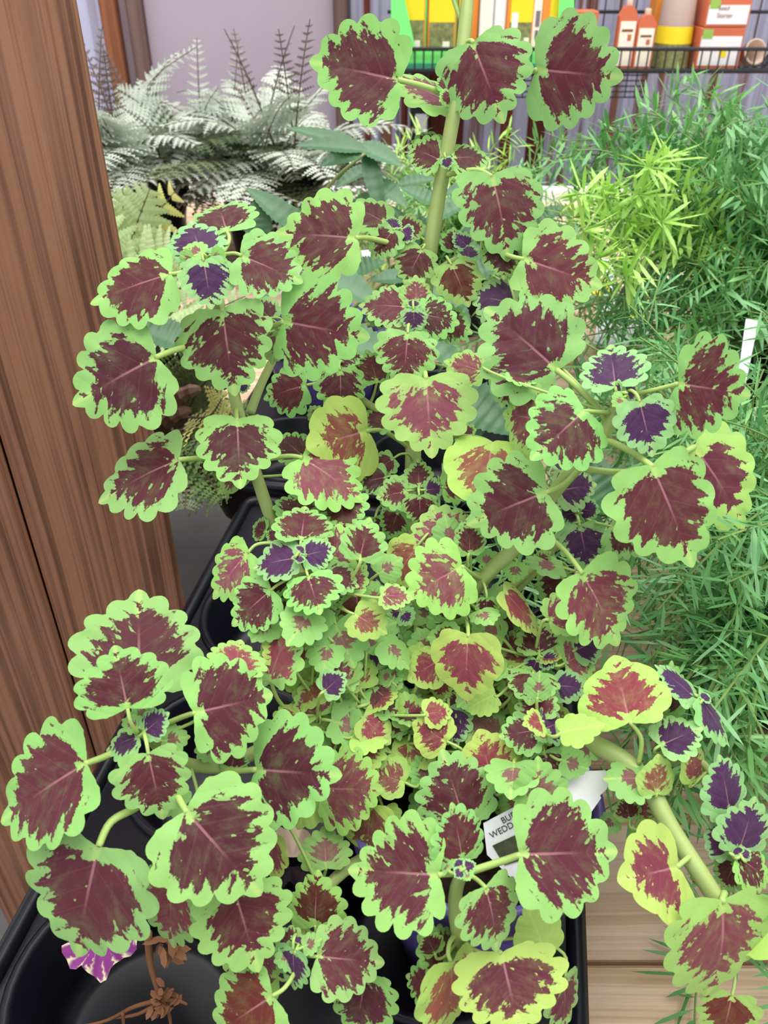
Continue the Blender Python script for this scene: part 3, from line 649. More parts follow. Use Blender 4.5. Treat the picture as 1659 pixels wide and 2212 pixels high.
# ------------------------------------------------------------------ shrub with toothed green leaves in the second purple pot
M['shrub'] = leafy('shrub_leaf', (60, 104, 62), (96, 140, 98), .35, .5, .2, 12)
M['shrubstem'] = plain('shrub_stem', (150, 166, 100), .5, .3, .12, 40)
PB0 = wells2[1]
shrub = empty('potted_shrub', (PB0.x, PB0.y, POT_Z), 'leafy shrub with long toothed grey-green leaves in a purple pot behind the coleus', 'plant')
pot_parts(shrub, PB0, .068, .05, .125, POT_Z, M['purple'], M['purple_lip'])
SHROOT = Vector((PB0.x, PB0.y, .125))
def toothed_leaf(root, name, b, t, width, mat, up=None, droop=.12, teeth=13, par_from=None):
    """lance-shaped blade with a toothed margin, folded along the midrib; part of root"""
    b, t = Vector(b), Vector(t); y = t - b; L = y.length; y.normalize()
    up = Vector(up) if up else (CAM - b).normalized() * .6 + Vector((0, 0, 1))
    n = (up - y * up.dot(y)).normalized(); x = y.cross(n); vs = []; fs = []; K = teeth * 2
    for i in range(K + 1):
        s = i / K; hw = width * .5 * (math.sin(math.pi * min(1, s ** .8)) ** .75 if 0 < s < 1 else 0) * (1 - .25 * s)
        if i % 2 == 1: hw *= 1.07
        else: hw *= .93
        c = b + y * L * s - n * droop * L * s * s
        for k_, q in enumerate((-1, -.5, 0, .5, 1)):
            vs.append(c + x * hw * q + n * (abs(q) * hw * .28 + (0 if abs(q) != .5 else .05 * hw * math.sin(i * 1.6))))
    for i in range(K):
        for k_ in range(4):
            a = i * 5 + k_; fs.append((a, a + 1, a + 6, a + 5))
    m = MB(); m.add(vs, fs); return m.build(name, mat, root, True)
shs = [[(700, 700, .9), (690, 560, .86), (700, 420, .83), (790, 330, .82)], [(720, 720, .9), (760, 560, .86), (815, 430, .84), (775, 320, .83)], [(690, 730, .9), (600, 600, .84), (540, 500, .82)],
       [(680, 740, .9), (520, 720, .82), (400, 740, .8)], [(740, 740, .9), (900, 700, .82), (1010, 820, .75)], [(740, 730, .9), (930, 520, .85), (960, 420, .85)], [(750, 740, .9), (1100, 900, .72), (1260, 1000, .68)]]
for s_ in shs:
    c = curve_pts([SHROOT] + [P(*p) for p in s_[1:]], 6); m = MB(); m.tube(c, [lerp(.003, .0014, i / (len(c) - 1)) for i in range(len(c))], 7); m.build('stem', M['shrubstem'], shrub, True)
SH = [(795, 330, 620, 258, 50, .80, 0), (785, 325, 640, 300, 55, .78, 0), (790, 330, 830, 470, 46, .83, 0), (780, 330, 690, 350, 62, .8, 0), (775, 315, 870, 350, 60, .83, 0), (800, 360, 720, 400, 40, .85, 1), (810, 390, 880, 440, 50, .84, 0), (815, 420, 740, 470, 50, .85, 0),
      (650, 500, 535, 395, 66, .8, 0), (560, 520, 550, 430, 70, .8, 0), (690, 520, 600, 430, 60, .82, 0), (675, 585, 830, 650, 92, .76, 0), (700, 590, 700, 480, 60, .84, 1), (760, 590, 830, 560, 60, .82, 1), (870, 640, 900, 560, 60, .84, 0),
      (700, 720, 870, 775, 110, .74, 0), (880, 700, 1000, 790, 90, .72, 0), (990, 700, 920, 760, 70, .74, 0), (400, 745, 285, 690, 92, .72, 1), (410, 750, 480, 660, 80, .76, 1), (985, 850, 1110, 930, 130, .66, 1), (1010, 830, 1000, 1010, 100, .68, 1), (1090, 960, 1010, 1060, 90, .66, 1),
      (1230, 1000, 1330, 1020, 90, .62, 1), (1250, 1010, 1330, 1110, 100, .6, 1), (1240, 990, 1290, 910, 90, .62, 1), (1230, 1080, 1310, 1190, 80, .6, 1), (920, 480, 1010, 430, 50, .84, 0), (940, 440, 870, 400, 50, .86, 1), (960, 430, 1040, 470, 40, .86, 1), (960, 420, 1100, 370, 46, .87, 0), (900, 560, 820, 520, 56, .86, 1), (900, 540, 850, 440, 50, .87, 0), (880, 470, 960, 520, 50, .88, 1), (860, 400, 940, 380, 44, .88, 0), (860, 400, 800, 440, 44, .88, 1), (1000, 500, 1090, 480, 50, .88, 1), (1000, 520, 1060, 600, 50, .86, 1), (1060, 470, 1140, 420, 44, .9, 0), (1060, 430, 1170, 440, 44, .9, 1), (1010, 420, 1020, 340, 40, .9, 0), (880, 600, 800, 600, 50, .84, 1), (1150, 560, 1230, 520, 50, .88, 1), (1160, 480, 1220, 440, 44, .92, 1), (930, 380, 880, 330, 40, .9, 1), (1010, 600, 1090, 560, 60, .8, 1), (620, 600, 560, 640, 50, .8, 1), (930, 620, 1020, 690, 70, .78, 1)]
for (x0, y0, x1, y1, w, d, dk) in SH:
    toothed_leaf(shrub, 'leaf', P(x0, y0, d), P(x1, y1, d - .01), w * d / FPX, M['shrub'])

# ------------------------------------------------------------------ ferns on the far left
M['silver'] = leafy('silver_fern', (150, 162, 146), (232, 238, 222), .6, .3, .2, 22)
M['ferngreen'] = leafy('fern_green', (70, 84, 56), (130, 146, 104), .6, .3, .2, 22)
M['fernpale'] = leafy('fern_pale', (172, 202, 140), (212, 228, 172), .55, .3, .25, 14)
M['fernyellow'] = leafy('fern_yellow', (206, 216, 120), (232, 222, 150), .55, .3, .25, 14)
M['ferndark'] = leafy('fern_dark', (70, 98, 48), (130, 156, 86), .55, .3, .2, 14)
M['rachis'] = plain('fern_rachis', (96, 76, 62), .5, .3, .2, 30)
M['dry'] = plain('dry_fern', (112, 96, 92), .8, .2, .25, 40)
def pinna_geo(m, b, d, n, L, w, seg=7, droop=.15):
    """toothed leaflet from b along d"""
    x = d.cross(n).normalized(); vs = []; fs = []
    for i in range(seg + 1):
        s = i / seg; hw = w * .5 * (1 - s) ** .7 * (1 if i else .35); c = b + d * L * s - n * droop * L * s * s
        nx = b + d * L * min(1, s + .55 / seg) - n * droop * L * s * s
        vs += [c, nx + x * hw, nx - x * hw, b + d * L * min(1, s + .9 / seg) + x * hw * .45 - n * droop * L * s * s, b + d * L * min(1, s + .9 / seg) - x * hw * .45 - n * droop * L * s * s]
    for i in range(seg):
        a, q = i * 5, (i + 1) * 5
        fs += [(a, a + 1, a + 3, q), (a, q, a + 4, a + 2)]
    m.add(vs, fs)
def broad_pinna(m, b, d, n, L, w, seg=9, droop=.15):
    """broad leaflet with shallow teeth"""
    x = d.cross(n).normalized(); vs = []; K = seg * 2
    for i in range(K + 1):
        s = i / K; hw = w * .5 * (min(1, s * 7 + .3) * (1 - s) ** .62) * (1 if i % 2 else .72); c = b + d * L * s - n * droop * L * s * s
        vs += [c - x * hw + d * (L / K * .6 if i % 2 else 0), c + n * hw * .15, c + x * hw + d * (L / K * .6 if i % 2 else 0)]
    m.add(vs, [f for i in range(K) for f in ((i * 3, i * 3 + 1, i * 3 + 4, i * 3 + 3), (i * 3 + 1, i * 3 + 2, i * 3 + 5, i * 3 + 4))])
def frond_path(o, az, L, rise, arch, n=14):
    h = Vector((math.sin(az), math.cos(az), 0)); pts = []
    for i in range(n + 1):
        s = i / n; pts.append(o + h * (L * (s * math.cos(rise) + .25 * s * s * arch)) + Vector((0, 0, L * (s * math.sin(rise) - arch * s * s * .62))))
    return pts
def fern_frond(root, pts, wmax, mat, rmat, split=False, face=None, np_=13, start=.22, droop=.2, pw=.3, rad=.0012):
    m = MB(); m.tube(pts, [lerp(rad * 1.3, rad * .45, i / (len(pts) - 1)) for i in range(len(pts))], 5)
    tot = len(pts) - 1; piece = MB(); pins = []
    for i in range(np_):
        s = start + (1 - start) * (i / np_) ** .95; f = s * tot; k_ = min(int(f), tot - 1); p = pts[k_].lerp(pts[k_ + 1], f - k_)
        t = (pts[k_ + 1] - pts[k_]).normalized(); upv = Vector((0, 0, 1)) if face is None else face; x = t.cross(upv)
        x = x.normalized() if x.length > .05 else Vector((1, 0, 0)); n = x.cross(t).normalized()
        q = (s - start) / (1 - start); Lp = wmax * (1 - q) ** .8 * (.55 + .45 * min(1, q * 5)) + .004
        for sd in (-1, 1):
            d = (x * sd + t * .45 + n * random.Random(i * 7 + sd).uniform(-.15, .25)).normalized()
            if split: pins.append((p, d, n, Lp))
            else: pinna_geo(m if False else piece, p, d, n, Lp, Lp * pw + .004, 6, droop)
    if not split:
        o = len(m.v); m.cur = 1; m.add(piece.v, piece.f)
        return m.build('frond', [rmat, mat], root)
    fr_ = m.build('frond', [rmat], root)
    for p, d, n, Lp in pins:
        w = MB(); broad_pinna(w, Vector((0, 0, 0)), d, n, Lp, Lp * pw + .004, 8, droop)
        me = bpy.data.meshes.new('pinna'); me.from_pydata(w.v, [], w.f); me.materials.append(mat)
        o = bpy.data.objects.new('pinna', me); COL.objects.link(o); o.location = p; o.parent = fr_; o.matrix_parent_inverse = fr_.matrix_basis.inverted()
    return fr_
def potted_fern(name, c, label, r=.085, h=.15, z0=.001):
    root = empty(name, (c[0], c[1], z0), label, 'fern'); pot_parts(root, c, r, r * .78, h, z0, M['black'], M['black']); return root
fq = random.Random(21)
for (cx_, cy_, lab, n_, seed) in ((-.44, 1.52, 'silvery painted fern with dark stems in a black pot behind the post', 44, 1), (-.2, 1.56, 'grey-green painted fern with pale arching fronds in a black pot against the mauve door', 46, 2)):
    root = potted_fern('painted_fern', (cx_, cy_), lab, .095, .14); fq = random.Random(seed)
    for i in range(n_):
        az = fq.uniform(-math.pi, math.pi); rise = fq.uniform(.05, 1.25); L = fq.uniform(.2, .36)
        o = Vector((cx_ + fq.uniform(-.03, .03), cy_ + fq.uniform(-.03, .03), .13))
        fern_frond(root, frond_path(o, az, L, rise, fq.uniform(.5, 1.1)), fq.uniform(.055, .095), M['silver'] if i % 4 else M['ferngreen'], M['rachis'], np_=17, start=.25, pw=.42)
    for i in range(5):   # dry upright stalks
        az = fq.uniform(-math.pi, math.pi); o = Vector((cx_ + fq.uniform(-.05, .05), cy_ + fq.uniform(-.05, .05), .13))
        fern_frond(root, frond_path(o, az, fq.uniform(.24, .34), 1.35, .25), .026, M['dry'], M['rachis'], np_=11, start=.45, pw=.22, rad=.0016)
# aim a few fronds at what the photograph shows: (root, base px, tip px, mat, breadth)
def aimed(root, a, b, c, wmax, mat, **kw):
    pts = curve_pts([P(*a), P(*b), P(*c)], 8); return fern_frond(root, pts, wmax, mat, M['rachis'], face=(CAM - pts[4]).normalized() * .8 + Vector((0, 0, .5)), **kw)
ferns = [o for o in bpy.data.objects if o.name.startswith('painted_fern')]
fa, fb = ferns[0], ferns[1]
for a, b, c, w in [((330, 430, 1.5), (285, 300, 1.46), (240, 255, 1.42), .06), ((350, 430, 1.5), (310, 210, 1.45), (425, 100, 1.42), .028), ((340, 430, 1.5), (300, 330, 1.42), (200, 260, 1.38), .07), ((360, 420, 1.5), (330, 290, 1.42), (260, 230, 1.4), .06), ((350, 430, 1.5), (330, 260, 1.44), (250, 190, 1.4), .05)]:
    aimed(fa, a, b, c, w, M['silver'], np_=15, start=.3)
for a, b, c, w in [((500, 420, 1.5), (560, 240, 1.45), (690, 225, 1.42), .055), ((500, 420, 1.5), (590, 330, 1.42), (640, 390, 1.36), .06), ((480, 420, 1.5), (570, 300, 1.45), (700, 320, 1.42), .05), ((470, 430, 1.5), (435, 260, 1.48), (425, 80, 1.44), .032), ((490, 430, 1.5), (500, 280, 1.48), (515, 90, 1.44), .032), ((460, 430, 1.5), (440, 330, 1.42), (380, 360, 1.36), .05), ((470, 430, 1.5), (440, 260, 1.46), (470, 190, 1.42), .022)]:
    aimed(fb, a, b, c, w, M['silver'], np_=15, start=.3)
# pale yellow-green fern by the post: every leaflet its own piece
yf = potted_fern('yellow_green_fern', (-.36, 1.12), 'pale yellow-green fern with broad toothed leaflets in a black pot beside the timber post', .08, .12)
for a, b, c, w, mt in [((255, 640, 1.08), (290, 530, 1.05), (385, 405, 1.0), .075, 'fernyellow'), ((245, 640, 1.08), (290, 500, 1.03), (325, 405, 1.0), .065, 'fernpale'), ((230, 640, 1.08), (262, 500, 1.04), (265, 405, 1.02), .045, 'fernpale'), ((240, 650, 1.05), (250, 560, 1.02), (200, 420, 1.0), .065, 'fernpale'), ((260, 660, 1.02), (330, 580, .98), (390, 530, .95), .07, 'fernpale'), ((260, 660, 1.02), (340, 630, .97), (420, 620, .93), .07, 'fernpale'), ((250, 660, 1.0), (300, 640, .96), (350, 560, .94), .065, 'fernpale'), ((270, 680, 1.0), (420, 680, .93), (530, 640, .9), .045, 'fernpale'), ((270, 690, 1.0), (380, 700, .92), (450, 720, .88), .065, 'fernpale')]:
    aimed(yf, a, b, c, w, M[mt], split=True, np_=8, start=.2, pw=.46)
# low dark fern between post and tray
M['bark'] = plain('bark_chip', (120, 92, 80), .8, .2, .3, 40)
lf = potted_fern('low_fern', (-.265, .9), 'low green fern with narrow toothed fronds tucked between post and tray', .07, .07)
for a, b, c, w, mt in [((430, 920, .85), (470, 905, .82), (540, 880, .8), .03, 'ferndark'), ((400, 900, .86), (430, 840, .83), (470, 800, .8), .05, 'ferngreen'), ((400, 900, .86), (450, 900, .82), (480, 860, .8), .05, 'fernyellow'), ((380, 930, .84), (440, 960, .8), (500, 1000, .77), .05, 'ferndark'), ((380, 930, .84), (430, 1000, .8), (480, 1080, .76), .05, 'ferndark'), ((380, 900, .86), (410, 830, .84), (440, 740, .82), .05, 'ferndark'), ((370, 920, .86), (400, 1020, .8), (400, 1100, .76), .05, 'ferngreen'), ((390, 930, .85), (440, 1050, .8), (500, 1060, .76), .045, 'ferndark'), ((400, 920, .86), (480, 940, .82), (560, 950, .8), .04, 'ferngreen'), ((380, 930, .86), (430, 930, .82), (470, 950, .78), .05, 'ferngreen')]:
    aimed(lf, a, b, c, w, M[mt], np_=14, start=.15, pw=.3)
for i, (px, py, d) in enumerate([(405, 860, .82), (385, 905, .83)]):
    m = MB(); c = P(px, py, d); pts = [c + Vector((-.018, .005, -.014)), c + Vector((-.004, 0, .004)), c + Vector((.014, -.003, .012))]; m.tube(curve_pts(pts, 4), [.004, .006, .008, .007, .008, .006, .007, .005, .003], 7)
    m.build('bark_piece', M['bark'], lf)

# ------------------------------------------------------------------ asparagus ferns on the right
M['asp'] = [leafy('asparagus_needle', (70, 136, 64), (140, 198, 130), .3, .5, .2, 16), leafy('asparagus_needle_mid', (84, 148, 66), (150, 202, 128), .3, .5, .2, 16), leafy('asparagus_needle_lime', (160, 212, 90), (206, 236, 136), .35, .5, .25, 16)]
M['aspstem'] = plain('asparagus_stem', (120, 150, 80), .5, .3, .15, 40)
def needle(m, b, d, L, w, q):
    up = Vector((q.uniform(-.5, .5), q.uniform(-.5, .5), 1)); x = d.cross(up)
    if x.length < .05: x = Vector((1, 0, 0))
    x.normalize(); n = x.cross(d); bend = q.uniform(-.12, .2) * L
    c1 = b + d * L * .3; c2 = b + d * L * .72 - n * bend * .5; t = b + d * L - n * bend
    m.add([b, c1 + x * w * .5, c1 - x * w * .5 + n * w * .1, c2 + x * w * .48, c2 - x * w * .48 + n * w * .1, t], [(0, 1, 2), (1, 3, 4, 2), (3, 5, 4)])
def asp_frond(root, pts, mat, q, nl=.026, w=.0022, step=.007, branch=True, per=3, bl=.05):
    m = MB(); m.tube(pts, [lerp(.0015, .0006, i / (len(pts) - 1)) for i in range(len(pts))], 5); m.cur = 1
    def along(path, st, k_):
        acc = 0
        for a, b in zip(path, path[1:]):
            seg = (b - a).length; t = (b - a).normalized() if seg > 1e-6 else Vector((0, 0, 1)); f = 0
            while acc <= seg - f * seg and seg > 0:
                f += acc / seg; p = a.lerp(b, min(1, f)); acc = st
                for _ in range(k_):
                    r = Vector((q.gauss(0, 1), q.gauss(0, 1), q.gauss(0, 1))); r = (r - t * r.dot(t)).normalized()
                    needle(m, p, (r * q.uniform(.6, 1) + t * q.uniform(.25, .8)).normalized(), nl * q.uniform(.6, 1.15), w * q.uniform(.75, 1.2), q)
                if f >= 1: break
            acc = max(acc - (1 - f) * seg, 1e-4) if f < 1 else st
    k0 = max(1, len(pts) // 5)
    along(pts[k0:], step, per)
    if branch:
        for i in range(k0, len(pts) - 1, 2):
            t = (pts[i + 1] - pts[i]).normalized(); r = Vector((q.gauss(0, 1), q.gauss(0, 1), q.gauss(0, .7))); r = (r - t * r.dot(t)).normalized()
            L = bl * q.uniform(.6, 1.2); d = (r + t * .7).normalized(); bp = [pts[i] + d * L * s - Vector((0, 0, .3 * L * s * s)) for s in (0, .33, .66, 1)]
            m.cur = 0; m.tube(bp, .0006, 4); m.cur = 1; along(bp[1:], step * 1.1, per)
    return m.build('frond', [M['aspstem'], mat], root)
def asparagus(c, label, n, zr, Lr, seed, nl, w, mats, azr=(-math.pi, math.pi), rz=.125, step=.008):
    root = empty('asparagus_fern', (c[0], c[1], .001), label, 'plant'); pot_parts(root, c, .085, .068, .125, .001, M['black'], M['black']); q = random.Random(seed)
    for i in range(n):
        az = q.uniform(*azr); rise = q.uniform(*zr); L = q.uniform(*Lr)
        o = Vector((c[0] + q.uniform(-.04, .04), c[1] + q.uniform(-.04, .04), rz - .012)); pts = frond_path(o, az, L, rise, q.uniform(.35, 1.15), 11)
        for p in pts: p.z = max(p.z, .02)
        asp_frond(root, pts, mats[i % len(mats)], q, nl, w, step)
    return root
afA = asparagus((.50, .94), 'tall feathery asparagus fern with broad needles in a black pot on the far right', 120, (.25, 1.45), (.24, .44), 4, .034, .0036, [M['asp'][0], M['asp'][1], M['asp'][0], M['asp'][0]], step=.0095)
q = random.Random(8)
for i in range(12):    # lime young shoots reaching left
    tx, ty = [(1400, 360), (1430, 480), (1300, 430), (1260, 500), (1380, 420), (1340, 540), (1290, 560), (1440, 340), (1240, 470), (1350, 600), (1260, 420), (1330, 480)][i]
    d = .78 + .02 * (i % 3); pts = curve_pts([Vector((.46, .9, .12)), P((tx + 1560) / 2, (ty + 560) / 2 - 40, d + .06), P(tx, ty, d)], 6)
    asp_frond(afA, pts, M['asp'][2], q, .034, .0042, .014, False, 3)
    end = P(tx, ty, d); m = MB()
    for _ in range(18):
        dv = Vector((q.gauss(0, 1), q.gauss(-.3, .7), q.gauss(.2, .8))).normalized(); needle(m, end, dv, q.uniform(.024, .042), q.uniform(.0032, .0046), q)
    m.build('shoot', M['asp'][2], afA)
for i in range(9):     # strands hanging low over the bench
    tx, ty = q.uniform(1260, 1520), q.uniform(640, 730); d = .86
    asp_frond(afA, curve_pts([Vector((.47, .92, .11)), P(tx + 110, ty - 110, .86), P(tx, ty, .85)], 5), M['asp'][0], q, .024, .0019, .009, True, 3, .04)
afB = asparagus((.34, .47), 'bushy asparagus fern with fine grassy needles in a black pot beside the coleus', 120, (.05, 1.2), (.18, .36), 9, .028, .0021, [M['asp'][0], M['asp'][1], M['asp'][0], M['asp'][0]], step=.0085)
for i in range(8):
    tx, ty = q.uniform(1380, 1620), q.uniform(900, 1650); d = lerp(.62, .44, (ty - 850) / 850)
    asp_frond(afB, curve_pts([Vector((.33, .46, .12)), P((tx + 1700) / 2, (ty + 1250) / 2 - 60, d + .02), P(tx, ty, d)], 5), M['asp'][1], q, .026, .0021, .009, True, 3, .035)
afC = asparagus((.10, 1.24), 'small bright asparagus fern half hidden behind the tall coleus stem', 46, (.1, 1.3), (.14, .26), 14, .03, .003, [M['asp'][1], M['asp'][0], M['asp'][2]], step=.0095)
q = random.Random(31)
for i in range(34):    # outer sprays of the tall fern
    tx, ty = q.uniform(1190, 1700), q.uniform(150, 520)
    if tx < 1330 and ty < 250: ty += 150
    d = q.uniform(.85, 1.02); asp_frond(afA, curve_pts([Vector((.5, .93, .12)), P(lerp(tx, 1600, .45), lerp(ty, 560, .4) - 60, d + .04), P(tx, ty, d)], 6), M['asp'][i % 2], q, .034, .0036, .0095, True, 3, .05)
for i in range(22):    # loose strands of the bushy fern over bench and rim
    tx, ty = q.uniform(1330, 1680), q.uniform(880, 1780); d = lerp(.6, .43, (ty - 850) / 900)
    asp_frond(afB, curve_pts([Vector((.34, .46, .12)), P((tx + 1700) / 2, (ty + 1250) / 2 - 50, d + .02), P(tx, ty, d)], 5), M['asp'][i % 2], q, .028, .0022, .0085, True, 3, .035)
# a fallen sprig on the bench
m = MB(); q2 = random.Random(77)
pts = curve_pts([atZ(1530, 2010, .008), atZ(1505, 2130, .006), atZ(1500, 2240, .006)], 5); m.tube(pts, .0007, 5)
sprig_pts = pts
m.cur = 1
for k_, (px, py) in enumerate([(1430, 2000), (1385, 2050), (1360, 2105), (1440, 2150), (1460, 2150), (1410, 2210), (1480, 2220), (1520, 2210), (1470, 1965), (1400, 2020), (1450, 2215)]):
    b = pts[min(2 + k_ % 8, len(pts) - 1)]; t = atZ(px, py, .007); d_ = t - b; needle(m, b, d_.normalized(), d_.length, .0022, q2)
tag(m.build('asparagus_sprig', [M['aspstem'], M['asp'][0]]), 'green sprig of needle leaves lying on the bare pine plank', 'sprig')

# ------------------------------------------------------------------ plant labels
def text_mesh(body, size, mat, name, parent, Mx):
    cu = bpy.data.curves.new('lettering', 'FONT'); cu.body = body; cu.size = size; cu.extrude = .0001
    tmp = bpy.data.objects.new('lettering', cu); COL.objects.link(tmp)
    dg = bpy.context.evaluated_depsgraph_get(); me = bpy.data.meshes.new_from_object(tmp.evaluated_get(dg)); bpy.data.objects.remove(tmp)
    me.materials.clear(); me.materials.append(mat); o = bpy.data.objects.new(name, me); COL.objects.link(o)
    o.matrix_basis = Mx; o.parent = parent; o.matrix_parent_inverse = parent.matrix_basis.inverted(); return o
def card(name, corners, mat, parent=None, th=.0006):
    """a thin stiff card from its outline (3-D corners in one plane)"""
    c = [Vector(v) for v in corners]; n = (c[1] - c[0]).cross(c[2] - c[0]).normalized(); k_ = len(c); m = MB()
    m.add([v + n * th / 2 for v in c] + [v - n * th / 2 for v in c], [tuple(range(k_)), tuple(range(2 * k_ - 1, k_ - 1, -1))] + [(i, k_ + i, k_ + (i + 1) % k_, (i + 1) % k_) for i in range(k_)])
    return m.build(name, mat, parent)
def onplane(o, n, px, py):
    r = FW + RT * ((px - CX) / FPX) + UP * ((CY - py) / FPX); return CAM + r * ((o - CAM).dot(n) / r.dot(n))
# printed label in the coleus pot
o0 = P(1080, 1790, .39); nn = Vector((-.15, -.75, .65)).normalized()
lab = empty('plant_label', tuple(onplane(o0, nn, 1110, 1930)), 'white printed plant label stuck in the coleus pot', 'plant label')
card('label_card', [onplane(o0, nn, *p) for p in ((1044, 1778), (1190, 1702), (1240, 1800), (1215, 1900), (1150, 1940), (1052, 1846))], M['white'], lab)
M['picture'] = plain('label_picture', (78, 82, 60), .5, .3, .6, 300)
ev = nn * .0006
card('picture_patch', [onplane(o0, nn, *p) + ev for p in ((1064, 1826), (1150, 1786), (1190, 1838), (1090, 1868))], M['picture'], lab)
ex = (onplane(o0, nn, 1190, 1702) - onplane(o0, nn, 1044, 1778)).normalized(); ey = nn.cross(ex).normalized()
if ey.z < 0: ey = -ey
def tmat(px, py): 
    p = onplane(o0, nn, px, py) + ev; z = ex.cross(ey); return Matrix(((ex.x, ey.x, z.x, p.x), (ex.y, ey.y, z.y, p.y), (ex.z, ey.z, z.z, p.z), (0, 0, 0, 1)))
text_mesh('BUR', .004, M['ink'], 'lettering', lab, tmat(1086, 1779)); text_mesh('WEDD', .004, M['ink'], 'lettering', lab, tmat(1062, 1811))
o1 = P(1250, 1720, .4); n1 = Vector((.1, -.6, .8)).normalized()
tag(card('blank_label', [onplane(o1, n1, *p) for p in ((1176, 1690), (1192, 1668), (1306, 1664), (1321, 1672), (1310, 1705), (1296, 1718), (1298, 1724), (1252, 1790), (1240, 1860), (1215, 1860))], M['white']), 'blank white back of a plant label at the purple rim', 'plant label')
def stake(px0, py0, px1, py1, d, w, label, bend=0):
    a, b = P(px0, py0, d), P(px1, py1, d); y = (b - a).normalized(); v = (CAM - a).normalized(); x = y.cross(v).normalized(); h = w * d / FPX / 2
    return tag(card('plant_label', [a - x * h * .6, a + x * h * .6, b + x * h, b - x * h], M['white']), label, 'plant label')
stake(1596, 860, 1625, 690, .76, 26, 'narrow white label stake standing in the tall asparagus fern pot')
stake(1632, 1010, 1636, 880, .66, 12, 'thin white label stake seen edge-on among the fine asparagus needles')
stake(640, 600, 645, 540, .84, 20, 'small white tag standing behind the toothed shrub leaves')
stake(793, 575, 790, 540, .84, 22, 'small white tag beside the crown of the toothed shrub')
# white printed carton sheets lying below the asparagus fern
M['yellow'] = plain('yellow_print', (236, 222, 60), .5, .3, .08, 20); M['inkblue'] = plain('blue_print', (110, 120, 170), .5, .3, .1, 20)
def lying(name, pts, label, z=.012):
    root = empty(name, tuple(atZ(pts[0][0], pts[0][1], 0)), label, 'card'); card('sheet', [atZ(x, y, z) for x, y in pts], M['white'], root, .003); return root
c1 = lying('printed_card', [(1282, 745), (1400, 752), (1412, 690), (1395, 650), (1330, 640), (1296, 660)], 'white printed card lying on the planks under the asparagus fern')
card('print_band', [atZ(x, y, .0142) for x, y in ((1318, 688), (1394, 688), (1392, 680), (1320, 679))], M['yellow'], c1); card('print_band', [atZ(x, y, .0142) for x, y in ((1318, 696), (1396, 696), (1395, 691), (1318, 691))], M['inkblue'], c1)
c2 = lying('printed_card', [(1015, 700), (1060, 716), (1090, 690), (1080, 620), (1024, 618)], 'white printed card lying on the planks behind the largest maroon leaf')
card('print_band', [atZ(x, y, .0142) for x, y in ((1030, 640), (1075, 640), (1074, 632), (1031, 631))], M['yellow'], c2)
c3 = lying('printed_card', [(1230, 640), (1330, 640), (1320, 560), (1235, 560)], 'white card printed with a yellow and black flower below the lime shoots')
card('flower_print', [atZ(x, y, .0142) for x, y in ((1272, 636), (1300, 640), (1320, 628), (1312, 600), (1290, 596), (1274, 612))], M['yellow'], c3); card('flower_centre', [atZ(x, y, .0146) for x, y in ((1292, 624), (1306, 626), (1312, 616), (1304, 608), (1292, 612))], M['ink'], c3)

# ------------------------------------------------------------------ withered bits in the tray
def petal_material():
    k = NT('withered_petal'); uv = k.n('ShaderNodeUVMap'); uv.uv_map = 'leaf'; sp = k.n('ShaderNodeSeparateXYZ'); k.t.links.new(uv.outputs[0], sp.inputs[0])
    a = k.m('ARCTAN2', sp.outputs[0], sp.outputs[1]); r = k.m('SQRT', k.m('ADD', k.m('POWER', sp.outputs[0], 2.0), k.m('POWER', sp.outputs[1], 2.0)))
    nz = k.noise(k.vec(k.m('MULTIPLY', sp.outputs[0], 5.0), k.m('MULTIPLY', sp.outputs[1], 5.0)), 1.0, 4.0, .6)
    st = k.m('ABSOLUTE', k.m('SINE', k.m('ADD', k.m('MULTIPLY', a, 8.0), k.m('MULTIPLY', nz, 4.0)))); f = k.ramp01(k.m('SUBTRACT', k.m('ADD', k.m('MULTIPLY', st, .6), k.m('ADD', nz, .3)), r), -.1, .4)
    k.base(k.mix(f, lin((232, 222, 180)), lin((138, 58, 132))), .6, .2); return k.mat
def petal(name, px, py, z, R, mat, label, seed, arc=(0, 2 * math.pi), tilt=(0, 0)):
    q = random.Random(seed); c = atZ(px, py, z); m = MB(); N, RI = 40, 5; vs = [(0, 0, 0)]; uv = [(0, 0)]
    for i in range(1, RI + 1):
        for j in range(N + 1):
            a = lerp(arc[0], arc[1], j / N); f = i / RI; r = R * f * (1 + .1 * math.sin(5 * a + seed) * f + .05 * math.sin(13 * a))
            vs.append((r * math.cos(a), r * math.sin(a), .18 * R * math.sin(7 * a + seed) * f * f + .12 * R * f + tilt[0] * r * math.cos(a) + tilt[1] * r * math.sin(a))); uv.append((f * math.cos(a), f * math.sin(a)))
    fs = [(0, 1 + j, 2 + j) for j in range(N)]
    for i in range(RI - 1):
        o1, o2 = 1 + i * (N + 1), 1 + (i + 1) * (N + 1); fs += [(o1 + j, o2 + j, o2 + j + 1, o1 + j + 1) for j in range(N)]
    me = bpy.data.meshes.new(name); me.from_pydata(vs, [], fs); me.materials.append(mat); me.polygons.foreach_set('use_smooth', [True] * len(me.polygons))
    u = me.uv_layers.new(name='leaf')
    for lp, d in zip(me.loops, u.data): d.uv = uv[lp.vertex_index]
    me.transform(Matrix.Translation((0, 0, .2 * R))); o = link(name, me); o.location = c; return tag(o, label, 'flower')
M['petal'] = petal_material(); M['petaldry'] = plain('dry_petal', (222, 196, 170), .7, .2, .2, 40); M['petaldark'] = plain('dry_petal_dark', (48, 34, 40), .7, .2, .3, 40)
petal('withered_flower', 226, 2034, .063, .0185, M['petal'], 'withered purple-veined flower with cream edge lying at the well of the black tray', 2, (0, 2 * math.pi), (0, .2))
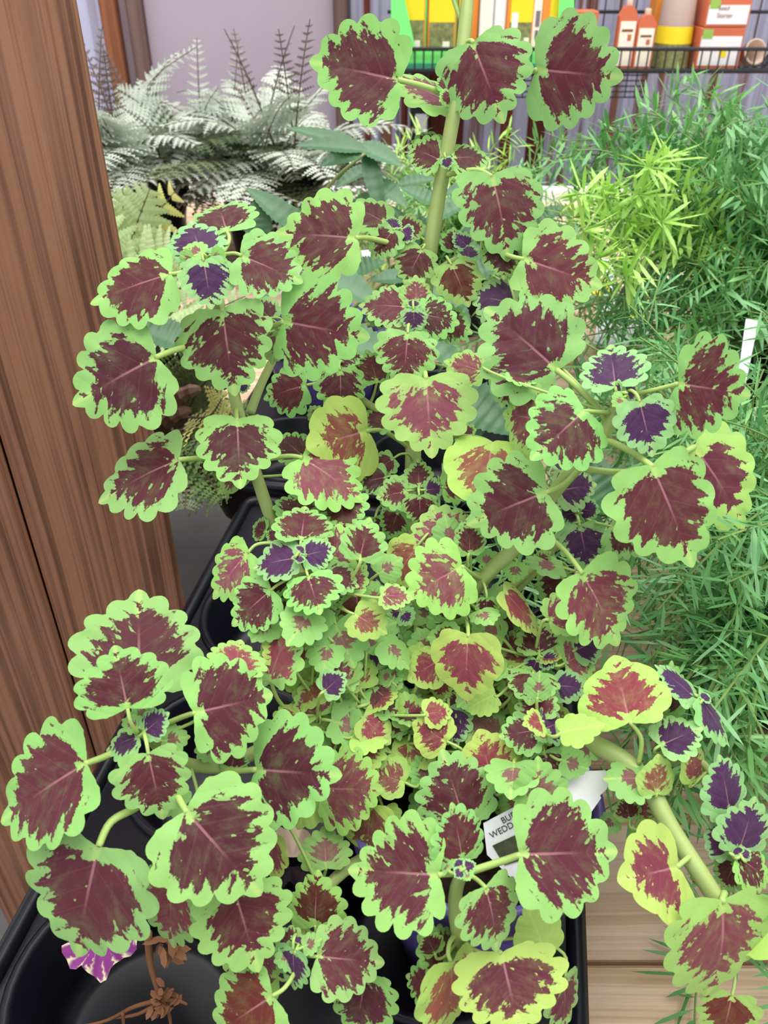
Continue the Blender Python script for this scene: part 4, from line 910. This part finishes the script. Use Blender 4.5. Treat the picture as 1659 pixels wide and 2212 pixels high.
f2 = petal('dried_flower', 632, 1860, .062, .018, M['petaldry'], 'dried beige and dark flower lying in the black tray', 5, (0.0, math.pi))
petal_d = petal('dark_petal', 630, 1878, .060, .013, M['petaldark'], 'x', 6, (math.pi, 2 * math.pi)); 
for kx in ('label', 'category'): del petal_d[kx]
petal_d.parent = f2; petal_d.matrix_parent_inverse = f2.matrix_basis.inverted()
M['twig'] = plain('dry_root', (150, 104, 74), .8, .2, .3, 60)
tw = empty('dried_root', tuple(atZ(345, 2130, .012)), 'dried brown root with side shoots lying in the empty tray well', 'root')
def tb(name, pts, r, parent):
    m = MB(); c = curve_pts([P(*p) for p in pts], 5); m.tube(c, [lerp(r, r * .5, i / (len(c) - 1)) for i in range(len(c))], 7); return m.build(name, M['twig'], parent, True)
tb('main_root', [(320, 2015, .43), (325, 2080, .435), (345, 2150, .44), (350, 2160, .44)], .0022, tw)
for pts in ([(350, 2160, .44), (290, 2175, .445), (230, 2205, .45), (170, 2218, .45)], [(350, 2160, .44), (300, 2190, .445), (240, 2200, .45)], [(350, 2160, .44), (380, 2160, .44), (405, 2170, .44)], [(350, 2160, .44), (365, 2190, .44), (370, 2225, .44)], [(345, 2150, .44), (370, 2140, .44), (375, 2135, .44)], [(265, 2185, .447), (268, 2225, .447)]):
    tb('side_root', pts, .0014, tw)
m = MB(); q = random.Random(3)
for i in range(26):
    c = P(350 + q.uniform(-22, 28), 2150 + q.uniform(-18, 30), .437); d_ = Vector((q.gauss(0, 1), q.gauss(0, 1), q.gauss(0, 1))).normalized(); needle(m, c, d_, .007, .003, q)
for i in range(16):
    c = P(355 + q.uniform(-18, 20), 2045 + q.uniform(-25, 30), .43); d_ = Vector((q.gauss(0, 1), q.gauss(0, 1), q.gauss(-.5, 1))).normalized(); needle(m, c, d_, .01, .004, q)
m.build('dry_leaf_bits', M['twig'], tw)

# ------------------------------------------------------------------ wire shelf with seed-starting goods
SY = 2.16
M['wire'] = plain('black_wire', (34, 34, 40), .4, .5, .1, 20)
def sp(px, py, Y=SY): return atY(px, py, Y)
zt, zb, zf = sp(1100, 106).z, sp(1100, 152).z, sp(1100, 152).z - .004
xL, xR = sp(838, 110).x, sp(1900, 110).x; DEP = .34
shelf = empty('wire_shelf', ((xL + xR) / 2, SY + DEP / 2, zb), 'black wire basket shelf of seed-starting goods on the rusty metal wall', 'shelf')
def bars(name, segs, r):
    for a, b in segs:
        m = MB(); m.tube([a, b], r, 6); m.build(name, M['wire'], shelf)
bars('rail', [((xL, SY, zt), (xR, SY, zt)), ((xL, SY, zb), (xR, SY, zb)), ((xL, SY + DEP, zt + .05), (xR, SY + DEP, zt + .05)), ((xL, SY, zt), (xL, SY + DEP, zt)), ((xL, SY, zb), (xL, SY + DEP, zb))], .0042)
n = int((xR - xL) / .0205)
bars('upright_wire', [((xL + i * .0205, SY, zb), (xL + i * .0205, SY, zt)) for i in range(1, n)], .0019)
bars('floor_wire', [((xL + i * .0205, SY, zf), (xL + i * .0205, SY + DEP, zf)) for i in range(1, n)], .0016)
bars('cross_wire', [((xL, SY + .02 + j * .04, zf - .003), (xR, SY + .02 + j * .04, zf - .003)) for j in range(9)], .0019)
bars('back_wire', [((xL + i * .04, SY + DEP, zb), (xL + i * .04, SY + DEP, zt + .3)) for i in range(1, n // 2)], .0018)
bars('lower_grid', [((sp(1010, 200).x + i * .022, SY + .02, sp(1100, 215).z), (sp(1010, 200).x + i * .022, SY + .02, zb)) for i in range(20)] + [((sp(1010, 200).x, SY + .02, sp(1100, 165 + 12 * j).z), (sp(1010, 200).x + .42, SY + .02, sp(1100, 165 + 12 * j).z)) for j in range(5)], .0016)
FZ = zf + .002
def mt(name, c, rough=.5, var=.06, scale=12): return plain(name, c, rough, .35, var, scale)
M['lime_card'] = mt('lime_display_card', (126, 250, 132)); M['teal_card'] = mt('teal_display_card', (70, 168, 130))
M['orange'] = mt('orange_print', (236, 148, 60)); M['brownpr'] = mt('kraft_paper', (196, 172, 160)); M['ylw'] = mt('bright_yellow_print', (246, 222, 46)); M['cream'] = mt('cream_print', (250, 240, 224)); M['redorange'] = mt('terracotta_print', (204, 110, 78)); M['photo'] = plain('seedling_photo', (140, 146, 96), .5, .3, .7, 120); M['darkbrown'] = mt('dark_brown_print', (130, 78, 52)); M['peat'] = mt('peat_pot_fibre', (206, 180, 162), .9, .2, 60); M['barcode'] = mt('barcode_print', (120, 116, 124)); M['greenpr'] = mt('green_print', (150, 190, 90)); M['mauve'] = mt('mauve_cup', (186, 164, 158))
DD = SY + .03
def quad_on_front(name, x0, x1, z0, z1, y, mat, parent):
    m = MB(); m.box(((x0 + x1) / 2, y - .0006, (z0 + z1) / 2), (x1 - x0, .0012, z1 - z0)); return m.build(name, mat, parent)
def carton(px0, px1, py_top, mat, label, prints, y=DD, depth=.06, pyb=None, name='carton', zbot=None):
    """a folding box standing on the shelf; prints: (u0,u1,v0,v1,material) patches on its front"""
    x0, x1 = sp(px0, 60, y).x, sp(px1, 60, y).x; z0 = (FZ if zbot is None else zbot); z1 = sp(px0, py_top, y).z
    r = empty(name, ((x0 + x1) / 2, y + depth / 2, z0), label, 'package')
    m = MB(); m.box(((x0 + x1) / 2, y + depth / 2, (z0 + z1) / 2), (x1 - x0, depth, z1 - z0), None, .0015); m.build('box', mat, r)
    for i, (u0, u1, v0, v1, pm) in enumerate(prints): quad_on_front('print', lerp(x0, x1, u0), lerp(x0, x1, u1), lerp(z0, z1, v0), lerp(z0, z1, v1), y - .0004 * i, pm, r)
    return r
def words(r, body, px, py, y, size, mat=None):
    text_mesh(body, size, mat or M['darkbrown'], 'lettering', r, Matrix.Translation(sp(px, py, y - .003)) @ Matrix.Rotation(math.pi / 2, 4, 'X'))
# lime display box: side wings and a front lip behind the wire
g = empty('display_box', ((sp(845, 60).x + sp(1240, 60).x) / 2, DD + .1, FZ), 'bright lime green cardboard display box holding the seed pouches', 'display box')
def wing(pxs, y): return [Vector((sp(px, py, y).x, y, max(FZ + .001, sp(px, py, y).z))) for px, py in pxs]
yw = SY + .012
card('wing', wing([(844, -60), (846, 112), (898, 108), (862, -60)], yw), M['lime_card'], g, .003); card('wing', wing([(1205, 48), (1212, 112), (1238, 112), (1241, -60), (1212, -60)], yw), M['lime_card'], g, .003)
card('lip', wing([(846, 137), (846, 104), (1238, 104), (1238, 137)], yw + .004), M['lime_card'], g, .003); card('base_strip', wing([(848, 149), (848, 137), (1238, 137), (1238, 149)], yw), M['teal_card'], g, .003)
card('back_panel', [Vector((x_, DD + .15, z_)) for x_, z_ in ((sp(846, 0).x, FZ), (sp(1238, 0).x, FZ), (sp(1238, 0).x, FZ + .35), (sp(846, 0).x, FZ + .35))], M['lime_card'], g, .003)
PH = [(.06, .94, .06, .52, M['photo']), (.04, .96, .5, .74, M['ylw']), (.04, .96, .74, 1.0, M['brownpr']), (.55, .8, .08, .3, M['cream'])]
carton(868, 918, -70, M['orange'], 'seed pouch with yellow band and orange side nearest the lime side wing', PH)
carton(924, 984, -60, M['orange'], 'second seed pouch with yellow band, beside the first pouch', PH)
carton(990, 1032, -60, M['orange'], 'narrow orange and yellow seed pouch behind the coleus stem', [(.0, .6, .55, 1, M['ylw']), (.0, .6, 0, .55, M['photo'])], DD + .02)
carton(1036, 1064, -30, M['white'], 'plain white slim carton beside the orange pouch', [(.1, .9, .1, .9, M['cream'])])
carton(1066, 1092, -40, M['white'], 'second plain white slim carton, taller than its neighbour', [(.1, .9, .1, .9, M['white'])], DD + .01)
carton(1094, 1150, -60, M['orange'], 'seed pouch with a photo of seedlings under a yellow band', [(.12, .96, .06, .5, M['photo']), (.12, .96, .5, .8, M['ylw']), (.18, .42, .44, .6, M['white']), (.7, .9, .06, .34, M['cream'])])
b_ = carton(1150, 1168, -40, M['cream'], 'cream carton spine with a printed barcode', [(.3, .8, .5, .68, M['barcode']), (.35, .75, .36, .46, M['barcode'])])
carton(1169, 1204, -60, M['orange'], 'orange seed pouch with yellow corner inside the lime box', [(.45, .95, .5, .9, M['ylw']), (.5, .95, 0, .4, M['brownpr'])])
carton(1242, 1290, 24, M['redorange'], 'short terracotta-coloured box with a cream panel of small pictures', [(.06, .86, .06, .72, M['cream']), (.3, .5, .34, .46, M['mauve']), (.56, .76, .34, .46, M['mauve']), (.02, .3, .82, .96, M['greenpr'])])
# peat pots lying and standing on the shelf
def peat(px, pyc, rpx, label, y=DD, tilt=1.25):
    c = sp(px, pyc, y); R = rpx * (c - CAM).length / FPX; m = MB(); m.lathe([(.001, -R * .9), (R * .72, -R * .9), (R * .78, -R * .8), (R, R * .9), (R * 1.06, R * .9), (R * 1.06, R * 1.05), (R * .92, R * 1.05), (R * .7, -R * .75), (.001, -R * .75)], 28)
    o = m.build('peat_pot', M['peat'], None, True); o.location = (c.x, c.y + R, FZ + R * 1.07); o.rotation_euler = (tilt, 0, .2); return tag(o, label, 'pot')
peat(1308, 80, 15, 'tan peat pot lying on its side beside the short terracotta box'); peat(1640, 60, 20, 'tan peat pot lying at the end of the shelf past the stacked boxes')
def bottle(px0, px1, pyt, label, y=DD):
    x0, x1 = sp(px0, 60, y).x, sp(px1, 60, y).x; w = x1 - x0; z1 = sp(px0, pyt, y).z; H = z1 - FZ
    r = empty('seed_shaker', ((x0 + x1) / 2, y + w * .3, FZ), label, 'package'); m = MB(); prof = [(-.5, 0), (-.5, .84), (-.38, .9), (-.3, .95), (-.16, 1), (.16, 1), (.3, .95), (.38, .9), (.5, .84), (.5, 0)]
    cx_ = (x0 + x1) / 2; F = [Vector((cx_ + a * w, y, FZ + b * H)) for a, b in prof]; B = [v + Vector((0, w * .6, 0)) for v in F]; k_ = len(F)
    m.add(F + B, [tuple(range(k_)), tuple(range(2 * k_ - 1, k_ - 1, -1))] + [(i, k_ + i, k_ + (i + 1) % k_, (i + 1) % k_) for i in range(k_)]); m.build('body', M['redorange'], r)
    quad_on_front('label_panel', cx_ - w * .4, cx_ + w * .42, FZ + .06 * H, FZ + .76 * H, y, M['cream'], r); quad_on_front('print', cx_ + w * .05, cx_ + w * .25, FZ + .46 * H, FZ + .56 * H, y - .0006, M['redorange'], r); quad_on_front('print', cx_ - w * .3, cx_ + w * .3, FZ + .6 * H, FZ + .64 * H, y - .0006, M['darkbrown'], r)
    m = MB(); m.lathe([(w * .17, 0), (w * .17, w * .25), (w * .12, w * .3), (.0005, w * .3)], 16, (cx_, y + w * .3, z1 - .001)); m.build('cap', M['peat'], r, True); return r
bottle(1336, 1376, 12, 'taller terracotta carton with cream label and shoulder top'); bottle(1378, 1418, 32, 'shorter terracotta carton with cream label and shoulder top')
carton(1410, 1440, -60, M['orange'], 'tall orange carton behind the mauve cup', [(.5, 1, .5, .62, M['redorange']), (.5, 1, .2, .4, M['ylw'])], DD + .12)
# mauve cup above a yellow label
cc = sp(1470, 60, DD + .02); R = 30 * (cc - CAM).length / FPX
cup = empty('planter_cup', (cc.x, cc.y + R, FZ), 'upturned mauve paper cup with yellow band and seedling picture', 'cup')
m = MB(); m.lathe([(R * 1.12, 0), (R * 1.1, .05)], 32, (cc.x, cc.y + R, FZ)); m.build('picture_band', M['photo'], cup, True)
m = MB(); m.lathe([(R * 1.1, .05), (R * 1.06, .085)], 32, (cc.x, cc.y + R, FZ)); m.build('yellow_band', M['ylw'], cup, True)
m = MB(); m.lathe([(R * 1.04, .085), (R * .9, .17), (R * .84, .175), (.001, .175)], 32, (cc.x, cc.y + R, FZ)); m.build('cup_body', M['mauve'], cup, True)
bx = carton(1516, 1612, 60, M['redorange'], 'lower of two stacked seed starter boxes with white panel', [(.04, .96, .1, .8, M['white']), (.05, .28, .74, .96, M['greenpr']), (.5, .66, .3, .55, M['ylw'])], DD, .12)
zt2 = sp(1516, 60, DD).z + .001
bx2 = carton(1520, 1614, -8, M['redorange'], 'upper of two stacked boxes, lettered Seed Starter', [(.04, .96, .1, .72, M['white']), (.05, .28, .6, .98, M['greenpr'])], DD, .12, None, 'carton', zt2)
words(bx2, 'Seed', 1552, 22, DD, .013); words(bx2, 'Starter', 1548, 38, DD, .013)
# black holder with a white tag on the wall
m = MB(); a = atY(905, 245, WY - .05); m.box((a.x, a.y, a.z + .02), (.05, .03, .42), None, .004); hk = empty('wall_holder', (a.x, a.y, a.z - .2), 'black strip holder with a white tag hanging on the metal wall', 'holder'); m.build('strip', M['wire'], hk)
m = MB(); m.box((a.x + .006, a.y - .017, atY(916, 268, WY - .07).z), (.032, .002, .05)); m.build('tag', M['white'], hk)
